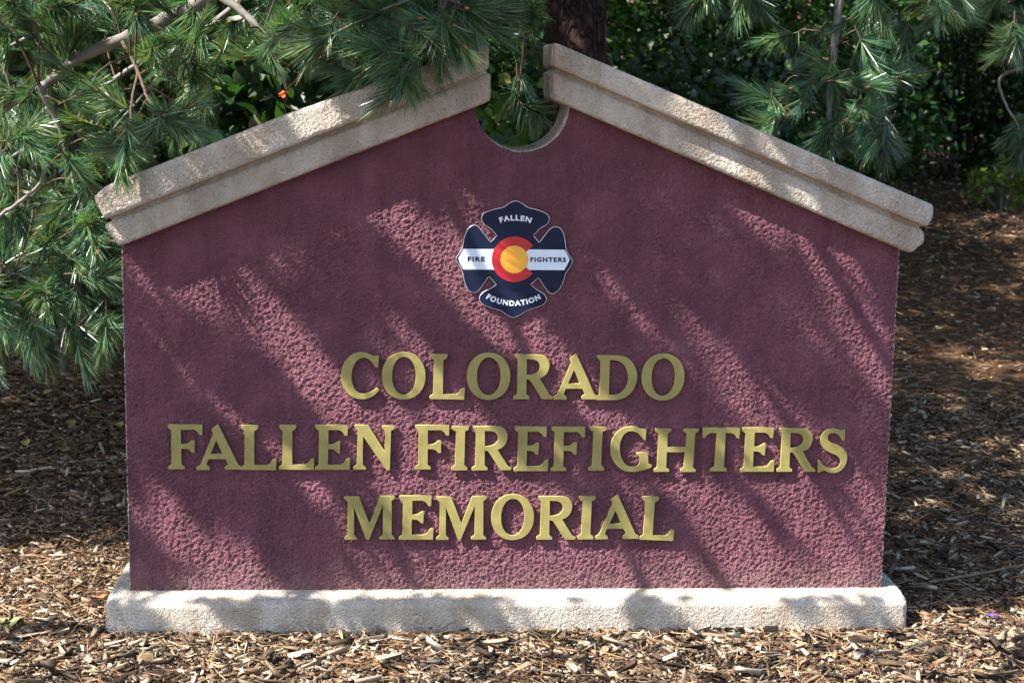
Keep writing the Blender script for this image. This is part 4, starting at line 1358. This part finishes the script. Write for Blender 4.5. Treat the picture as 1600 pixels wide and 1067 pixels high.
for px, py in ((150, 655), (172, 655), (60, 570), (35, 628), (75, 620), (90, 660), (55, 655), (120, 632), (180, 702), (70, 690), (30, 600), (95, 585), (15, 640), (140, 690), (40, 700), (110, 670), (5, 590), (165, 625), (100, 710), (185, 672)):
    p = on_ground(px, py)
    leaf_obj('fallen_leaf', p[0], p[1], random.uniform(.05, .08), M['litter'], 'yellowish fallen leaf on shaded mulch left of the sign', 'leaf', 'fallen leaves left of the sign')
M['orange_leaf'] = flat_mat('orange_leaf', (0.42, 0.13, 0.035), 0.6, 0, 0.3, 0.3, 60)
M['green_leaf'] = flat_mat('pale_green_leaf', (0.30, 0.34, 0.12), 0.6, 0, 0.3, 0.25, 60)
M['purple'] = flat_mat('purple_petal', (0.07, 0.045, 0.26), 0.5, 0, 0.4, 0.2, 60)
p = on_ground(153, 945)
leaf_obj('fallen_leaf', p[0], p[1], .07, M['orange_leaf'], 'curled orange leaf against the left end of the plinth', 'leaf')
p = on_ground(12, 985)
leaf_obj('fallen_leaf', p[0], p[1], .11, M['green_leaf'], 'large pale green leaf at the lower left corner', 'leaf')
p = on_ground(1550, 974)
leaf_obj('petal', p[0], p[1], .042, M['purple'], 'crumpled purple petal on mulch right of the plinth', 'petal', tilt=.6)
leaf_obj('petal', p[0] + .02, p[1] + .012, .032, M['purple'], 'smaller purple petal tucked behind the crumpled one', 'petal', tilt=.9)


def knot(px, py, rad, h, label):
    p = on_ground(px, py)
    bm = bmesh.new()
    bmesh.ops.create_cone(bm, cap_ends=True, segments=14, radius1=rad, radius2=rad * .9, depth=h)
    for vv in bm.verts:
        vv.co += Vector((random.gauss(0, rad * .06), random.gauss(0, rad * .06), random.gauss(0, rad * .05)))
    bmesh.ops.bevel(bm, geom=list(bm.edges), offset=rad * .08, segments=1, affect='EDGES')
    me = bpy.data.meshes.new('wood_knot'); bm.to_mesh(me); bm.free()
    me.materials.append(M['knot'])
    o = bpy.data.objects.new('wood_knot', me); C.objects.link(o)
    o.location = (p[0], p[1], float(ground_z(p[0], p[1])) + rad * .65); o.rotation_euler = (math.radians(62), .2, random.uniform(-.4, .4))
    tag(o, label, 'wood chunk')


M['knot'] = flat_mat('sawn_wood', (0.20, 0.14, 0.075), 0.85, 0, 0.2, 0.35, 55, 0.003)
knot(228, 1038, .026, .03, 'round sawn chunk of wood on mulch at lower left')
knot(1520, 990, .014, .02, 'small round chunk of wood on mulch right of plinth')


M['stick'] = flat_mat('grey_brown_stick', (0.19, 0.14, 0.10), 0.85, 0, 0.2, 0.3, 50, 0.002)


def stick(pxs, r, label):
    pts_ = []
    for px, py in pxs:
        p = on_ground(px, py); pts_.append(p + np.array([0, 0, .022]))
    path = smooth_path(pts_, 5); path += rng.normal(0, .0015, path.shape)
    v, f = tube_arrays(path, np.linspace(r, r * .6, len(path)), 6)
    c = path.mean(0)
    o = bpy.data.objects.new('stick', raw_mesh('stick', v - c, f.ravel(), np.full(len(f), 4)))
    o.data.materials.append(M['stick']); C.objects.link(o); o.location = c
    tag(o, label, 'stick')


stick([(905, 962), (935, 952), (975, 968)], .007, 'short grey stick leaning on the front of the plinth')
stick([(1090, 1001), (1130, 1003), (1180, 1005)], .008, 'pale straight stick lying in front of the plinth')
stick([(1450, 920), (1530, 905), (1600, 890)], .006, 'thin stick lying across mulch right of the plinth')
stick([(430, 1062), (480, 1045), (520, 1030)], .006, 'thin stick slanting on the sunny mulch at lower left')

# the red blossom behind the left coping
p = pt(443, 148, .8)
root = empty('red_blossom', p.tolist())
tag(root, 'small orange red blossom behind the left coping under the boughs', 'flower')
M['blossom'] = flat_mat('orange_red_petal', (0.62, 0.07, 0.025), 0.5, 0, 0.4, 0.15, 80)
for k in range(6):
    v = LEAF_SHAPE.copy() * .022
    me = raw_mesh('blossom_petal', v, LEAF_F.ravel(), np.full(6, 3)); me.materials.append(M['blossom'])
    o = bpy.data.objects.new('blossom_petal', me); C.objects.link(o); o.parent = root
    o.rotation_euler = (random.uniform(-.6, .9), random.uniform(-.5, .5), k * 1.05)
vv, ff = tube_arrays(smooth_path([(0, 0, 0), (.03, .02, -.25), (.02, .05, -.62), (0, .05, -p[2] + float(ground_z(p[0], p[1] + .05)))], 5), np.linspace(.003, .006, 16), 5)
o = bpy.data.objects.new('flower_stalk', raw_mesh('flower_stalk', vv, ff.ravel(), np.full(len(ff), 4))); o.data.materials.append(M['twig'])
C.objects.link(o); o.parent = root
